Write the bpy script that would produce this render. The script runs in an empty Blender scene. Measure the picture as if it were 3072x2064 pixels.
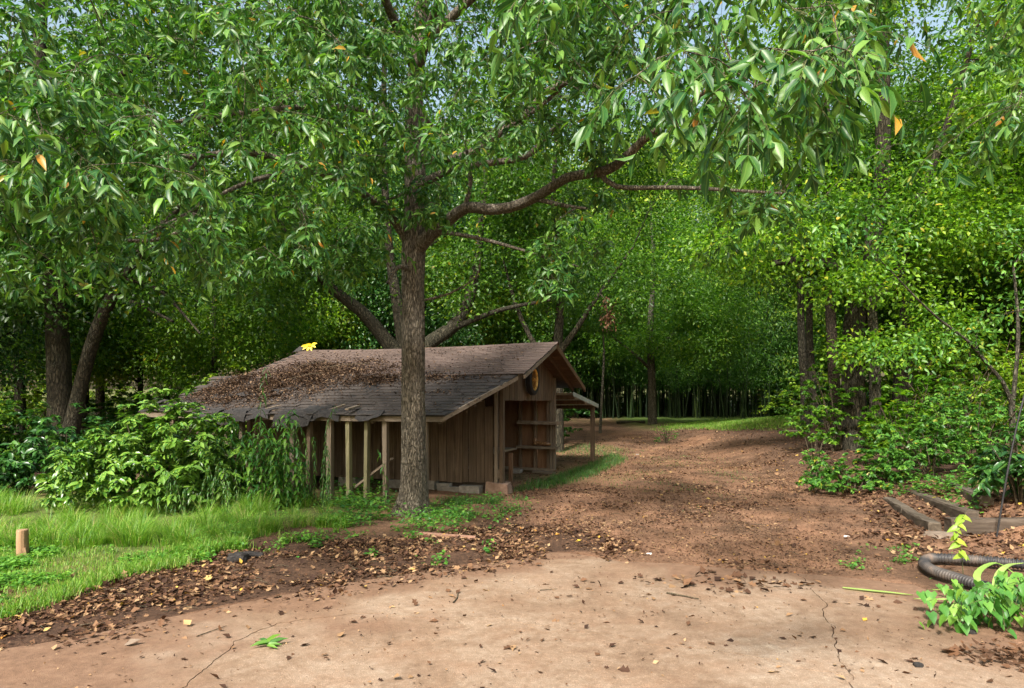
import bpy, math, random
import numpy as np
from mathutils import Vector, Matrix
R = math.radians
S = bpy.context.scene
COL = S.collection
rng = np.random.default_rng(7)
random.seed(7)

# ------------------------------------------------------------------ camera, sky, sun, exposure
EYE = 1.65; FPX = 2048.0; CX = 1536.0; HY = 1205.0      # photo pixels: focal length, centre column, eye-level row
cd = bpy.data.cameras.new('camera'); cam = bpy.data.objects.new('camera', cd); COL.objects.link(cam)
cam.location = (0, 0, EYE); cam.rotation_euler = (R(90), 0, 0)
cd.sensor_width = 36; cd.lens = 24; cd.shift_y = (HY - 1032) / 3072; cd.clip_end = 2000; cd.clip_start = .05
S.camera = cam
SUN_EL, SUN_AZ = R(46), R(203)          # azimuth clockwise from +Y: behind the camera, a little to its left
w = bpy.data.worlds.new('World'); S.world = w; w.use_nodes = True
wn = w.node_tree; bg = wn.nodes['Background']
sky = wn.nodes.new('ShaderNodeTexSky'); sky.sky_type = 'NISHITA'; sky.sun_disc = False
sky.sun_elevation = SUN_EL; sky.sun_rotation = SUN_AZ; sky.air_density = 2.0; sky.dust_density = 5; sky.ozone_density = .7
wn.links.new(sky.outputs[0], bg.inputs[0]); bg.inputs[1].default_value = .12
sl = bpy.data.lights.new('sun', 'SUN'); sl.energy = 4.2; sl.angle = R(6); sl.color = (1, .965, .91)
so = bpy.data.objects.new('sun', sl); COL.objects.link(so)
sd = Vector((math.sin(SUN_AZ) * math.cos(SUN_EL), math.cos(SUN_AZ) * math.cos(SUN_EL), math.sin(SUN_EL)))
so.rotation_euler = sd.to_track_quat('Z', 'Y').to_euler(); so.location = (0, -10, 20)
S.view_settings.view_transform = 'Standard'; S.view_settings.look = 'None'; S.view_settings.gamma = 1
S.view_settings.exposure = 1.1
S.render.engine = 'CYCLES'
cy = S.cycles
cy.use_denoising = True; cy.max_bounces = 7; cy.diffuse_bounces = 4; cy.glossy_bounces = 2
cy.transmission_bounces = 4; cy.transparent_max_bounces = 4; cy.caustics_reflective = False; cy.caustics_refractive = False
cy.use_adaptive_sampling = True; cy.adaptive_threshold = .02

# ------------------------------------------------------------------ helpers
def hash2(i, j, s=0):
    h = np.sin(i * 127.1 + j * 311.7 + s * 74.7) * 43758.5453
    return h - np.floor(h)
def vnoise(x, y, s=0):
    xi = np.floor(x); yi = np.floor(y); fx = x - xi; fy = y - yi
    fx = fx * fx * (3 - 2 * fx); fy = fy * fy * (3 - 2 * fy)
    a = hash2(xi, yi, s); b = hash2(xi + 1, yi, s); c = hash2(xi, yi + 1, s); d = hash2(xi + 1, yi + 1, s)
    return (a * (1 - fx) + b * fx) * (1 - fy) + (c * (1 - fx) + d * fx) * fy
def fbm(x, y, o=4, s=0):
    t = 0; a = .5; x = np.asarray(x, float); y = np.asarray(y, float)
    for k in range(o):
        t = t + a * vnoise(x, y, s + k); x = x * 2.03; y = y * 2.03; a *= .5
    return t
def sstep(a, b, x):
    t = np.clip((np.asarray(x, float) - a) / (b - a), 0, 1); return t * t * (3 - 2 * t)
def PX(x, y, D):
    return np.array([(x - CX) / FPX * D, D, EYE - (y - HY) / FPX * D])
def inpoly(px, py, poly):
    px = np.asarray(px); py = np.asarray(py); r = np.zeros(px.shape, bool); n = len(poly)
    for i in range(n):
        x1, y1 = poly[i]; x2, y2 = poly[(i + 1) % n]
        if y1 == y2: continue
        c = ((y1 > py) != (y2 > py)) & (px < (x2 - x1) * (py - y1) / (y2 - y1) + x1); r ^= c
    return r
def pdist(px, py, poly):
    d = np.full(np.shape(px), 1e9); n = len(poly)
    for i in range(n):
        a = np.array(poly[i], float); b = np.array(poly[(i + 1) % n], float); ab = b - a
        t = np.clip(((px - a[0]) * ab[0] + (py - a[1]) * ab[1]) / (ab @ ab + 1e-9), 0, 1)
        d = np.minimum(d, np.hypot(px - a[0] - t * ab[0], py - a[1] - t * ab[1]))
    return d
def g0(x, y):                         # photo pixel -> point on the level ground
    D = EYE * FPX / (y - HY); return ((x - CX) / FPX * D, D)

def np_mesh(name, V, F, mat=None, smooth=False):
    V = np.ascontiguousarray(np.asarray(V, np.float32).reshape(-1, 3)); m = bpy.data.meshes.new(name)
    if isinstance(F, np.ndarray):
        k = F.shape[1]; n = F.shape[0]
        m.vertices.add(len(V)); m.vertices.foreach_set('co', V.ravel())
        m.loops.add(n * k); m.loops.foreach_set('vertex_index', np.ascontiguousarray(F, np.int32).ravel())
        m.polygons.add(n); m.polygons.foreach_set('loop_start', np.arange(0, n * k, k, dtype=np.int32))
        m.update(calc_edges=True)
    else:
        m.from_pydata(V.tolist(), [], F); m.update()
    if smooth: m.polygons.foreach_set('use_smooth', np.ones(len(m.polygons), bool))
    if mat: m.materials.append(mat)
    return m
ORG = {}
def empty(name, loc, label, cat, group=None):
    o = bpy.data.objects.new(name, None); COL.objects.link(o); o.location = [float(c) for c in loc]; o.empty_display_size = .2
    o['label'] = label; o['category'] = cat
    if group: o['group'] = group
    ORG[o.name] = np.array(loc, float); return o
def obj(name, mesh, parent=None, label=None, cat=None, group=None, kind=None, loc=None):
    o = bpy.data.objects.new(name, mesh); COL.objects.link(o)
    if parent: o.parent = parent; ORG[o.name] = ORG[parent.name]
    else: ORG[o.name] = np.zeros(3) if loc is None else np.array(loc, float)
    if loc is not None: o.location = [float(c) for c in loc]
    if label: o['label'] = label
    if cat: o['category'] = cat
    if group: o['group'] = group
    if kind: o['kind'] = kind
    return o
def part(name, V, F, mat, parent, smooth=False, kind=None, label=None):   # V in world coordinates
    V = np.asarray(V, float).reshape(-1, 3) - ORG[parent.name]
    return obj(name, np_mesh(name, V, F, mat, smooth), parent, kind=kind, label=label)
def thing(name, V, F, mat, label, cat, base=None, group=None, smooth=False, kind=None):
    V = np.asarray(V, float).reshape(-1, 3)
    if base is None: base = np.array([V[:, 0].mean(), V[:, 1].mean(), V[:, 2].min()])
    return obj(name, np_mesh(name, V - base, F, mat, smooth), None, label, cat, group, kind, base)
BOXF = [[0, 3, 2, 1], [4, 5, 6, 7], [0, 1, 5, 4], [1, 2, 6, 5], [2, 3, 7, 6], [3, 0, 4, 7]]
def boxv(a, b, wd, h, up=(0, 0, 1)):     # box along a->b (centre line of its underside), width, height
    a = np.array(a, float); b = np.array(b, float); d = b - a; d /= np.linalg.norm(d); up = np.array(up, float)
    s = np.cross(d, up); s /= np.linalg.norm(s) + 1e-9; n = np.cross(s, d)
    return np.array([p + q * s * wd / 2 + r * n * h for r in (0, 1) for p, q in ((a, -1), (a, 1), (b, 1), (b, -1))])
def join(parts):
    VV = []; FF = []; o = 0
    for V, F in parts:
        V = np.asarray(V, float).reshape(-1, 3); VV.append(V)
        FF += [[i + o for i in f] for f in (F.tolist() if isinstance(F, np.ndarray) else F)]; o += len(V)
    return np.concatenate(VV), FF
def tube(P, r, n=8, cap=True, rfun=None):
    P = np.asarray(P, float); k = len(P); r = np.broadcast_to(np.asarray(r, float), (k,))
    T = np.gradient(P, axis=0); T /= np.linalg.norm(T, axis=1)[:, None] + 1e-9
    ref = np.array([0, 0, 1.]) if abs(T[0][2]) < .9 else np.array([1., 0, 0])
    a = np.cross(ref, T[0]); a /= np.linalg.norm(a); A = []
    for t in T:
        a = a - t * (a @ t); a /= np.linalg.norm(a) + 1e-9; A.append(a)
    A = np.array(A); B = np.cross(T, A); th = np.arange(n) * 2 * math.pi / n
    rr = r[:, None] * np.ones(n)[None]
    if rfun is not None: rr = rr * rfun(np.arange(k)[:, None], th[None], P)
    V = P[:, None] + rr[..., None] * (np.cos(th)[None, :, None] * A[:, None] + np.sin(th)[None, :, None] * B[:, None])
    i = np.arange(k - 1)[:, None] * n; j = np.arange(n)[None]; j2 = (j + 1) % n
    F = np.stack([i + j, i + j2, i + n + j2, i + n + j], -1).reshape(-1, 4)
    V = V.reshape(-1, 3)
    return V, F
class QB:                                  # collects quad tubes into one mesh
    def __init__(s): s.V = []; s.F = []; s.o = 0
    def add(s, V, F): s.V.append(V); s.F.append(F + s.o); s.o += len(V)
    def tube(s, P, r, n=6): s.add(*tube(P, r, n))
    def get(s): return np.concatenate(s.V), np.concatenate(s.F)
def spline(P, step=.25):
    P = np.asarray(P, float); out = []
    Q = np.vstack([2 * P[0] - P[1], P, 2 * P[-1] - P[-2]])
    for i in range(1, len(Q) - 2):
        n = max(2, int(np.linalg.norm(Q[i + 1][:3] - Q[i][:3]) / step))
        t = np.linspace(0, 1, n, endpoint=False)[:, None]
        out.append(.5 * (2 * Q[i] + (Q[i + 1] - Q[i - 1]) * t + (2 * Q[i - 1] - 5 * Q[i] + 4 * Q[i + 1] - Q[i + 2]) * t ** 2 + (3 * Q[i] - Q[i - 1] - 3 * Q[i + 1] + Q[i + 2]) * t ** 3))
    out.append(Q[-2:-1]); return np.concatenate(out)
def lathe(prof, n=32):                     # profile (radius, axis y) about the Y axis
    prof = np.array(prof, float); k = len(prof); th = np.arange(n) * 2 * math.pi / n
    V = np.stack([prof[:, None, 0] * np.cos(th), prof[:, None, 1] + 0 * th, prof[:, None, 0] * np.sin(th)], -1).reshape(-1, 3)
    i = np.arange(k)[:, None] * n; i2 = ((np.arange(k) + 1) % k)[:, None] * n; j = np.arange(n)[None]; j2 = (j + 1) % n
    return V, np.stack([i + j, i + j2, i2 + j2, i2 + j], -1).reshape(-1, 4)

# leaf templates: x along the blade, y across, z out of the face
def T_lance(droop=.22, fold=.16, w1=.85, w2=.8):
    s = [(0, 0), (.22, w1 * .5), (.58, w2 * .5), (1, 0)]
    V = [(0, 0, 0)]
    for x, h in s[1:3]:
        z = -droop * x * x; V += [(x, h, z + fold * h * 2), (x, 0, z), (x, -h, z + fold * h * 2)]
    V.append((1, 0, -droop))
    F = [(0, 2, 1), (0, 3, 2), (1, 2, 5), (1, 5, 4), (2, 3, 6), (2, 6, 5), (4, 5, 7), (5, 6, 7)]
    return np.array(V, float), np.array(F)
T_DIA = (np.array([(0, 0, 0), (.45, .5, .12), (.45, -.5, .12), (1, 0, -.12)], float), np.array([(0, 2, 3), (0, 3, 1)]))
T_CURL = (np.array([(0, 0, 0), (.35, .5, .22), (.4, 0, .04), (.35, -.5, .15), (1, .1, .2)], float), np.array([(0, 2, 1), (0, 3, 2), (1, 2, 4), (2, 3, 4)]))
T_HEART = (np.array([(.05, 0, -.02), (-.12, .28, .03), (.15, .5, .06), (.6, .3, .03), (1, 0, -.18), (.6, -.3, .03), (.15, -.5, .06), (-.12, -.28, .03), (.45, 0, -.04)], float),
           np.array([(0, 2, 1), (0, 8, 2), (2, 8, 3), (3, 8, 4), (4, 8, 5), (5, 8, 6), (6, 8, 0), (0, 7, 6)])[:, ::-1])
T_LOBE = (np.array([(0, 0, 0), (.25, .5, .05), (.4, .22, 0), (.62, .55, .03), (.7, .2, 0), (1, 0, -.12), (.7, -.2, 0), (.62, -.55, .03), (.4, -.22, 0), (.25, -.5, .05)], float),
          np.array([(0, 2, 1), (2, 4, 3), (0, 5, 4), (0, 4, 2), (0, 6, 5), (0, 8, 6), (6, 8, 7), (0, 9, 8)]))
def norm(a): return a / (np.linalg.norm(a, axis=-1, keepdims=True) + 1e-9)
def frames(d, up):                         # per-leaf axes from a blade direction and a wished face normal
    d = norm(d); b = norm(np.cross(up, d)); n = np.cross(d, b); return d, b, n
def leaves(T, p, d, up, size, wid):
    tv, tf = T; d, b, n = frames(d, up); size = np.asarray(size)[:, None, None]; wid = np.broadcast_to(np.asarray(wid), (len(p),))[:, None, None]
    V = p[:, None] + size * (tv[None, :, 0:1] * d[:, None] + tv[None, :, 1:2] * wid * b[:, None] + tv[None, :, 2:3] * n[:, None])
    F = tf[None] + (np.arange(len(p)) * len(tv))[:, None, None]
    return V.reshape(-1, 3), F.reshape(-1, 3)
def add_rib(me, T, n):
    a = me.attributes.new('rib', 'FLOAT', 'POINT'); y = np.abs(T[0][:, 1]); a.data.foreach_set('value', np.tile(y / (y.max() + 1e-9), n).astype(np.float32))
def rdir(n, r=rng): return norm(r.normal(size=(n, 3)))

# ------------------------------------------------------------------ materials
def newmat(name):
    m = bpy.data.materials.new(name); m.use_nodes = True; t = m.node_tree; b = t.nodes['Principled BSDF']; return m, t, b
def nd(t, typ, **kw):
    n = t.nodes.new('ShaderNode' + typ)
    for k, v in kw.items(): setattr(n, k, v)
    return n
def ramp(t, stops, src, interp='LINEAR'):
    r = nd(t, 'ValToRGB'); e = r.color_ramp.elements; r.color_ramp.interpolation = interp
    while len(e) > 1: e.remove(e[-1])
    e[0].position = stops[0][0]; e[0].color = (*stops[0][1], 1)
    for p, c in stops[1:]: q = e.new(p); q.color = (*c, 1)
    t.links.new(src, r.inputs[0]); return r.outputs[0]
def noise(t, scale, detail=4, vec=None, rough=.55, dist=0):
    n = nd(t, 'TexNoise'); n.inputs['Scale'].default_value = scale; n.inputs['Detail'].default_value = detail; n.inputs['Roughness'].default_value = rough
    n.inputs['Distortion'].default_value = dist
    if vec is not None: t.links.new(vec, n.inputs['Vector'])
    return n.outputs['Fac']
def coords(t, scale=(1, 1, 1), rot=(0, 0, 0), kind='Object'):
    c = nd(t, 'TexCoord'); m = nd(t, 'Mapping'); m.inputs['Scale'].default_value = scale; m.inputs['Rotation'].default_value = rot
    t.links.new(c.outputs[kind], m.inputs['Vector']); return m.outputs[0]
def mixc(t, fac, a, b, mode='MIX'):
    m = nd(t, 'MixRGB', blend_type=mode)
    for i, v in zip(m.inputs, (fac, a, b)):
        if isinstance(v, (int, float)): i.default_value = v
        elif isinstance(v, tuple): i.default_value = (*v, 1)
        else: t.links.new(v, i)
    return m.outputs[0]
def math_(t, op, a, b=None):
    m = nd(t, 'Math', operation=op)
    for i, v in zip(m.inputs, (a, b)):
        if v is None: continue
        if isinstance(v, (int, float)): i.default_value = v
        else: t.links.new(v, i)
    return m.outputs[0]
def bump(t, b, h, strength=.5, dist=.02):
    n = nd(t, 'Bump'); n.inputs['Strength'].default_value = strength; n.inputs['Distance'].default_value = dist
    t.links.new(h, n.inputs['Height']); t.links.new(n.outputs[0], b.inputs['Normal'])
def isl(t):
    g = nd(t, 'NewGeometry'); o = nd(t, 'ObjectInfo'); s = math_(t, 'ADD', g.outputs['Random Per Island'], o.outputs['Random'])
    return math_(t, 'FRACT', s)
def leafmat(name, stops, trans=.3, rough=.42, tint=(1.15, 1.25, .5), spec=.5, mottled=None, rib=False, tree=0):
    m, t, b = newmat(name); r = isl(t); c = ramp(t, stops, r)
    if mottled:
        nz = noise(t, 45, 2, coords(t)); c = mixc(t, ramp(t, [(.50, (0, 0, 0)), (.62, (.8, .8, .8))], nz), c, mottled)
    if tree:                               # each tree has its own depth of green
        oi = nd(t, 'ObjectInfo').outputs['Random']; c = mixc(t, tree, c, ramp(t, [(0, (.42, .50, .55)), (.4, (.75, .80, .75)), (.7, (1.05, 1.05, 1)), (1, (1.5, 1.3, 1))], oi), 'MULTIPLY')
    if rib:
        at = nd(t, 'Attribute'); at.attribute_name = 'rib'
        c = mixc(t, ramp(t, [(.05, (.45, .45, .45)), (.16, (0, 0, 0))], at.outputs['Fac']), c, (.20, .34, .07))
        c = mixc(t, ramp(t, [(.66, (0, 0, 0)), (.74, (.7, .7, .7))], noise(t, 34, 3, coords(t))), c, (.16, .14, .04))
    t.links.new(c, b.inputs['Base Color']); b.inputs['Roughness'].default_value = rough; b.inputs['Specular IOR Level'].default_value = spec
    tr = nd(t, 'BsdfTranslucent'); t.links.new(mixc(t, 1, c, tint, 'MULTIPLY'), tr.inputs[0])
    mx = nd(t, 'MixShader'); mx.inputs[0].default_value = trans
    t.links.new(b.outputs[0], mx.inputs[1]); t.links.new(tr.outputs[0], mx.inputs[2])
    t.links.new(mx.outputs[0], t.nodes['Material Output'].inputs[0]); return m
M = {}
YO = [(.992, (.14, .24, .04)), (.994, (.50, .33, .03)), (1, (.42, .18, .02))]
M['leaf_main'] = leafmat('hickory_leaf', [(0, (.015, .072, .015)), (.35, (.032, .120, .021)), (.7, (.070, .180, .026)), (.95, (.16, .31, .045))] + YO, .36, .42, (1.1, 1.25, .45), .45, rib=True)
M['leaf_a'] = leafmat('oak_leaf', [(0, (.030, .095, .012)), (.5, (.078, .180, .019)), (.95, (.16, .30, .028)), (.985, (.25, .35, .03)), (1, (.45, .33, .03))], .5, .45, tree=1.)
M['leaf_b'] = leafmat('maple_leaf', [(0, (.034, .115, .012)), (.5, (.095, .225, .020)), (.95, (.19, .36, .030)), (1, (.36, .42, .04))], .52, .45, tree=1.)
M['leaf_c'] = leafmat('sunlit_leaf', [(0, (.09, .19, .02)), (.5, (.20, .34, .03)), (.9, (.33, .45, .04)), (1, (.46, .44, .05))], .5, .45)  # sunlight put into the colour: brighter and yellower than the other leaves
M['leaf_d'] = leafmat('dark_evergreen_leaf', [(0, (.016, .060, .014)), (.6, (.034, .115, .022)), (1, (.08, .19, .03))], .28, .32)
M['leaf_aucuba'] = leafmat('aucuba_leaf', [(0, (.022, .09, .014)), (.5, (.055, .165, .020)), (1, (.13, .26, .03))], .18, .3, mottled=(.25, .36, .05))
M['leaf_weed'] = leafmat('weed_leaf', [(0, (.028, .11, .02)), (.6, (.07, .20, .028)), (1, (.17, .33, .04))], .40, .40)
M['leaf_shrub'] = leafmat('shrub_leaf', [(0, (.032, .12, .02)), (.5, (.075, .21, .028)), (.93, (.15, .33, .04)), (.97, (.2, .3, .04)), (1, (.5, .35, .04))], .35, .42)
M['leaf_bright'] = leafmat('bright_vine_leaf', [(0, (.05, .17, .03)), (.6, (.10, .27, .04)), (1, (.20, .37, .05))], .4, .4)
M['leaf_lime'] = leafmat('lime_leaf', [(0, (.22, .38, .03)), (.8, (.36, .50, .05)), (1, (.55, .50, .08))], .45, .4)
M['leaf_yellow'] = leafmat('yellow_leaf', [(0, (.75, .55, .015)), (1, (.85, .68, .03))], .35, .45, (1.1, 1.1, .6))
M['leaf_dead'] = leafmat('dead_brown_leaf', [(0, (.06, .032, .018)), (1, (.14, .07, .035))], .15, .7, (1, 1, 1), .2)
M['bamboo_leaf'] = leafmat('bamboo_leaf', [(0, (.022, .085, .012)), (.7, (.065, .18, .022)), (1, (.15, .30, .03))], .45, .45)
M['litter'] = leafmat('leaf_litter', [(0, (.028, .014, .009)), (.35, (.070, .034, .019)), (.65, (.14, .072, .038)), (.88, (.25, .15, .078)), (.985, (.36, .24, .13)), (.992, (.50, .34, .05)), (1, (.4, .16, .03))], .08, .75, (1, 1, 1), .2)
M['roof_litter'] = leafmat('roof_litter', [(0, (.03, .019, .013)), (.5, (.075, .045, .028)), (.85, (.135, .085, .052)), (1, (.26, .175, .105))], .05, .8, (1, 1, 1), .15)
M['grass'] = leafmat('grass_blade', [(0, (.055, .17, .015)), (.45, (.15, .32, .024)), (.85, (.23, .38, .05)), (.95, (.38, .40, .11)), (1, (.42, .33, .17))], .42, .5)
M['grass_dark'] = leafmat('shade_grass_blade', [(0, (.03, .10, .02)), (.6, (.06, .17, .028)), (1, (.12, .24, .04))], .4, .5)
M['clover'] = leafmat('clover_leaf', [(0, (.06, .19, .022)), (.6, (.12, .30, .035)), (1, (.22, .40, .05))], .4, .45)

def barkmat(name, c1, c2, c3, sc=(14, 14, 2.2), bs=.9):
    m, t, b = newmat(name); v = coords(t, sc)
    n1 = noise(t, 1.6, 6, v, .65, .6); n2 = noise(t, 1.1, 3, coords(t, (1, 1, .6)))
    c = ramp(t, [(.32, c1), (.52, c2), (.72, c3)], n1); c = mixc(t, math_(t, 'MULTIPLY', n2, .5), c, (.10, .11, .07))
    t.links.new(c, b.inputs['Base Color']); b.inputs['Roughness'].default_value = .9; b.inputs['Specular IOR Level'].default_value = .2
    vo = nd(t, 'TexVoronoi', feature='DISTANCE_TO_EDGE'); vo.inputs['Scale'].default_value = 2.2; dv = nd(t, 'VectorMath', operation='ADD'); cz = nd(t, 'CombineXYZ'); t.links.new(math_(t, 'MULTIPLY', n1, 1.4), cz.inputs[0]); t.links.new(math_(t, 'MULTIPLY', n1, 1.1), cz.inputs[1]); t.links.new(v, dv.inputs[0]); t.links.new(cz.outputs[0], dv.inputs[1]); t.links.new(dv.outputs[0], vo.inputs['Vector'])
    e = ramp(t, [(.0, (0, 0, 0)), (.22, (1, 1, 1))], vo.outputs['Distance']); c = mixc(t, 1, c, mixc(t, e, tuple(.38 for _ in range(3)), (1.15, 1.15, 1.15)), 'MULTIPLY'); t.links.new(c, b.inputs['Base Color'])
    bump(t, b, mixc(t, .5, n1, e), bs, .05); return m
M['bark_main'] = barkmat('furrowed_grey_bark', (.085, .067, .050), (.275, .225, .175), (.50, .43, .35), (27, 27, 4.2), 1.)
M['bark_dark'] = barkmat('dark_bark', (.012, .009, .007), (.042, .030, .021), (.085, .062, .045), (11, 11, 1.8))  # dark bark, deepened further so the colour carries the shade under the canopy
M['bark_red'] = barkmat('pine_red_bark', (.02, .012, .009), (.07, .041, .031), (.125, .078, .06), (10, 10, 4))
M['bark_grey'] = barkmat('pale_grey_bark', (.03, .026, .02), (.095, .08, .062), (.18, .16, .13), (10, 10, 3))
M['stem'] = barkmat('green_brown_stem', (.05, .06, .02), (.11, .12, .04), (.18, .18, .07), (20, 20, 4), .3)
M['twig'] = barkmat('brown_twig', (.05, .034, .02), (.10, .07, .045), (.17, .12, .08), (30, 30, 6), .4)

def woodmat(name, stops, sc, rot=0, stain=.5):
    m, t, b = newmat(name); v = coords(t, sc, (0, 0, rot)); oi = nd(t, 'ObjectInfo').outputs['Random']
    off = nd(t, 'VectorMath', operation='ADD'); cb = nd(t, 'CombineXYZ'); k = math_(t, 'MULTIPLY', oi, 37.)
    for i in range(3): t.links.new(k, cb.inputs[i])
    t.links.new(v, off.inputs[0]); t.links.new(cb.outputs[0], off.inputs[1])
    n = noise(t, 1.0, 6, off.outputs[0], .6, .4); n2 = noise(t, 1.6, 3, coords(t, (1, 1, 1)))
    c = ramp(t, stops, n)
    c = mixc(t, math_(t, 'MULTIPLY', oi, .55), c, tuple(x * .42 for x in stops[1][1]))
    c = mixc(t, math_(t, 'MULTIPLY', ramp(t, [(.45, (0, 0, 0)), (.7, (1, 1, 1))], n2), stain), c, (.055, .036, .026))
    t.links.new(c, b.inputs['Base Color']); b.inputs['Roughness'].default_value = .85; b.inputs['Specular IOR Level'].default_value = .25
    bump(t, b, n, .5, .008); return m
YAW = math.atan2(.326, .946)
W1 = [(.25, (.058, .040, .027)), (.5, (.140, .098, .066)), (.75, (.235, .175, .125))]
W2 = [(.25, (.11, .083, .058)), (.5, (.21, .165, .120)), (.75, (.31, .25, .19))]
W3 = [(.25, (.055, .032, .018)), (.5, (.125, .075, .042)), (.75, (.20, .125, .072))]
M['plank'] = woodmat('weathered_plank', W1, (28, 28, 1.6))
M['post'] = woodmat('weathered_post', W2, (30, 30, 1.5), 0, .35)
M['post_g'] = woodmat('mossy_post', [(.25, (.12, .11, .06)), (.5, (.24, .22, .12)), (.75, (.36, .31, .22))], (30, 30, 1.5), 0, .3)
M['board'] = woodmat('weathered_board', W2, (1.6, 30, 30), YAW, .35)
M['deck'] = woodmat('roof_deck_board', W3, (1.6, 25, 25), YAW, .3)
M['ply'] = woodmat('inner_panel', [(.25, (.12, .062, .035)), (.5, (.21, .115, .065)), (.75, (.28, .17, .10))], (10, 10, 1.6), 0, .45)
M['timber'] = woodmat('landscape_timber', [(.25, (.045, .034, .025)), (.5, (.12, .095, .07)), (.75, (.21, .175, .135))], (22, 1.6, 22), R(14), .3)
M['timber_x'] = woodmat('cross_timber', [(.25, (.035, .025, .018)), (.5, (.10, .075, .055)), (.75, (.19, .155, .12))], (1.6, 22, 22), 0, .3)
M['stake'] = woodmat('raw_wood', [(.25, (.16, .09, .045)), (.5, (.32, .20, .11)), (.75, (.46, .32, .20))], (30, 30, 2), 0, .6)

def plain(name, stops, scale=8, rough=.8, metal=0, bs=.2, bd=.01, sc=(1, 1, 1), spec=.3, orand=0, detail=5):
    m, t, b = newmat(name); n = noise(t, scale, detail, coords(t, sc), .6); c = ramp(t, stops, n)
    if orand:
        oi = nd(t, 'ObjectInfo').outputs['Random']; c = mixc(t, math_(t, 'MULTIPLY', oi, orand), c, tuple(x * .3 for x in stops[0][1]))
    t.links.new(c, b.inputs['Base Color']); b.inputs['Roughness'].default_value = rough; b.inputs['Metallic'].default_value = metal
    b.inputs['Specular IOR Level'].default_value = spec; bump(t, b, n, bs, bd); return m
M['shingle'] = plain('brown_asphalt_shingle', [(.3, (.080, .055, .045)), (.7, (.145, .104, .086))], 60, .9, 0, .4, .004, orand=.38)
M['shingle_d'] = plain('dark_asphalt_shingle', [(.3, (.038, .030, .026)), (.7, (.080, .066, .057))], 50, .8, 0, .4, .004, orand=.35, spec=.3)
M['felt'] = plain('black_roofing_felt', [(.3, (.014, .013, .013)), (.7, (.040, .036, .034))], 20, .85, 0, .4, .01)
M['block'] = plain('grey_concrete_block', [(.3, (.19, .165, .14)), (.7, (.36, .33, .29))], 14, .95, 0, .4, .008, orand=.35)
M['footing'] = plain('clay_stained_footing', [(.3, (.20, .12, .085)), (.7, (.36, .25, .19))], 9, .95, 0, .4, .01)
M['tyre'] = plain('tyre_rubber', [(.3, (.010, .010, .011)), (.7, (.024, .024, .025))], 40, .75, 0, .2, .002)
M['rim'] = plain('rusty_gold_rim', [(.3, (.22, .085, .018)), (.6, (.62, .33, .06)), (.8, (.70, .42, .12))], 14, .5, .15, .3, .002, spec=.5)
M['spoke'] = plain('rusty_spoke', [(.3, (.10, .04, .012)), (.7, (.30, .15, .035))], 20, .6, .2, .2, .002)
M['metal'] = plain('dull_galvanised_sheet', [(.3, (.26, .30, .29)), (.7, (.44, .48, .46))], 6, .6, .2, .1, .002)
M['bundle'] = plain('brown_glossy_bundle', [(.35, (.05, .022, .010)), (.55, (.20, .10, .04)), (.75, (.55, .40, .22))], 22, .35, 0, .3, .006, spec=.6)
M['pipe'] = plain('black_pipe_with_clay_dust', [(.40, (.020, .020, .022)), (.60, (.085, .070, .06)), (.75, (.16, .11, .08))], 5, .55, 0, .1, .002, spec=.45)
M['pipe_k'] = plain('black_plastic', [(.3, (.012, .012, .013)), (.7, (.03, .03, .032))], 9, .5)
M['char'] = plain('charred_wood', [(.3, (.008, .007, .007)), (.7, (.04, .035, .032))], 25, .8, 0, .8, .02)
M['stone'] = plain('tan_field_stone', [(.3, (.13, .095, .068)), (.7, (.25, .195, .15))], 7, .9, 0, .5, .02)
M['redboard'] = plain('faded_red_board', [(.3, (.20, .10, .065)), (.7, (.34, .20, .14))], 12, .85, 0, .3, .006, (1, 8, 8))
M['paper'] = plain('white_paper', [(.3, (.42, .41, .40)), (.7, (.60, .60, .58))], 10, .8)
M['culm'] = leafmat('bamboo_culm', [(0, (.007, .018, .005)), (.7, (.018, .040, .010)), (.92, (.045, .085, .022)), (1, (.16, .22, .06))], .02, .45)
M['strap'] = leafmat('strap_leaf', [(0, (.13, .30, .05)), (.5, (.25, .42, .08)), (1, (.40, .55, .16))], .35, .4)

# ------------------------------------------------------------------ ground
CONC_PX = [(-700, 2040), (0, 1955), (380, 1885), (620, 1835), (850, 1790), (1100, 1745), (1250, 1722), (1420, 1700), (1560, 1676), (1650, 1660), (1700, 1662), (1760, 1670), (1860, 1688),
           (2040, 1694), (2055, 1698), (2230, 1712), (2390, 1724), (2560, 1738), (2740, 1758), (2830, 1790), (2900, 1850), (2990, 1905), (3072, 1945), (3400, 2080)]
CONC = [g0(*p) for p in CONC_PX] + [(3.6, 1.2), (3.0, -6), (-6.5, -6), (-6.0, 2.8)]
def H(x, y):
    x = np.asarray(x, float); y = np.asarray(y, float)
    z = sstep(17.5, 38, y) * .80 + sstep(38, 120, y) * 3.
    z = z + sstep(5.6, 7.4, x) * sstep(6.5, 8.6, y) * .34 * (1 - sstep(24, 34, y)) + sstep(7.2, 12, x) * .5 * (1 - sstep(26, 34, y)) * sstep(5, 9, y)
    z = z + (fbm(x * .35, y * .35, 3, 5) - .45) * .10 * sstep(4, 9, np.hypot(x, y - 2)) + (fbm(x * 3.1, y * 3.1, 3, 9) - .45) * .045
    dc = pdist(x, y, CONC); ins = inpoly(x, y, CONC)
    near = 1 - sstep(.0, .5, dc)
    z = np.where(ins, np.where(dc > .02, -.05, -.03 * dc / .02), z * (1 - near * .75) + near * .012)
    return z
def h1(x, y): return float(H(np.array([x]), np.array([y]))[0])
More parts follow.
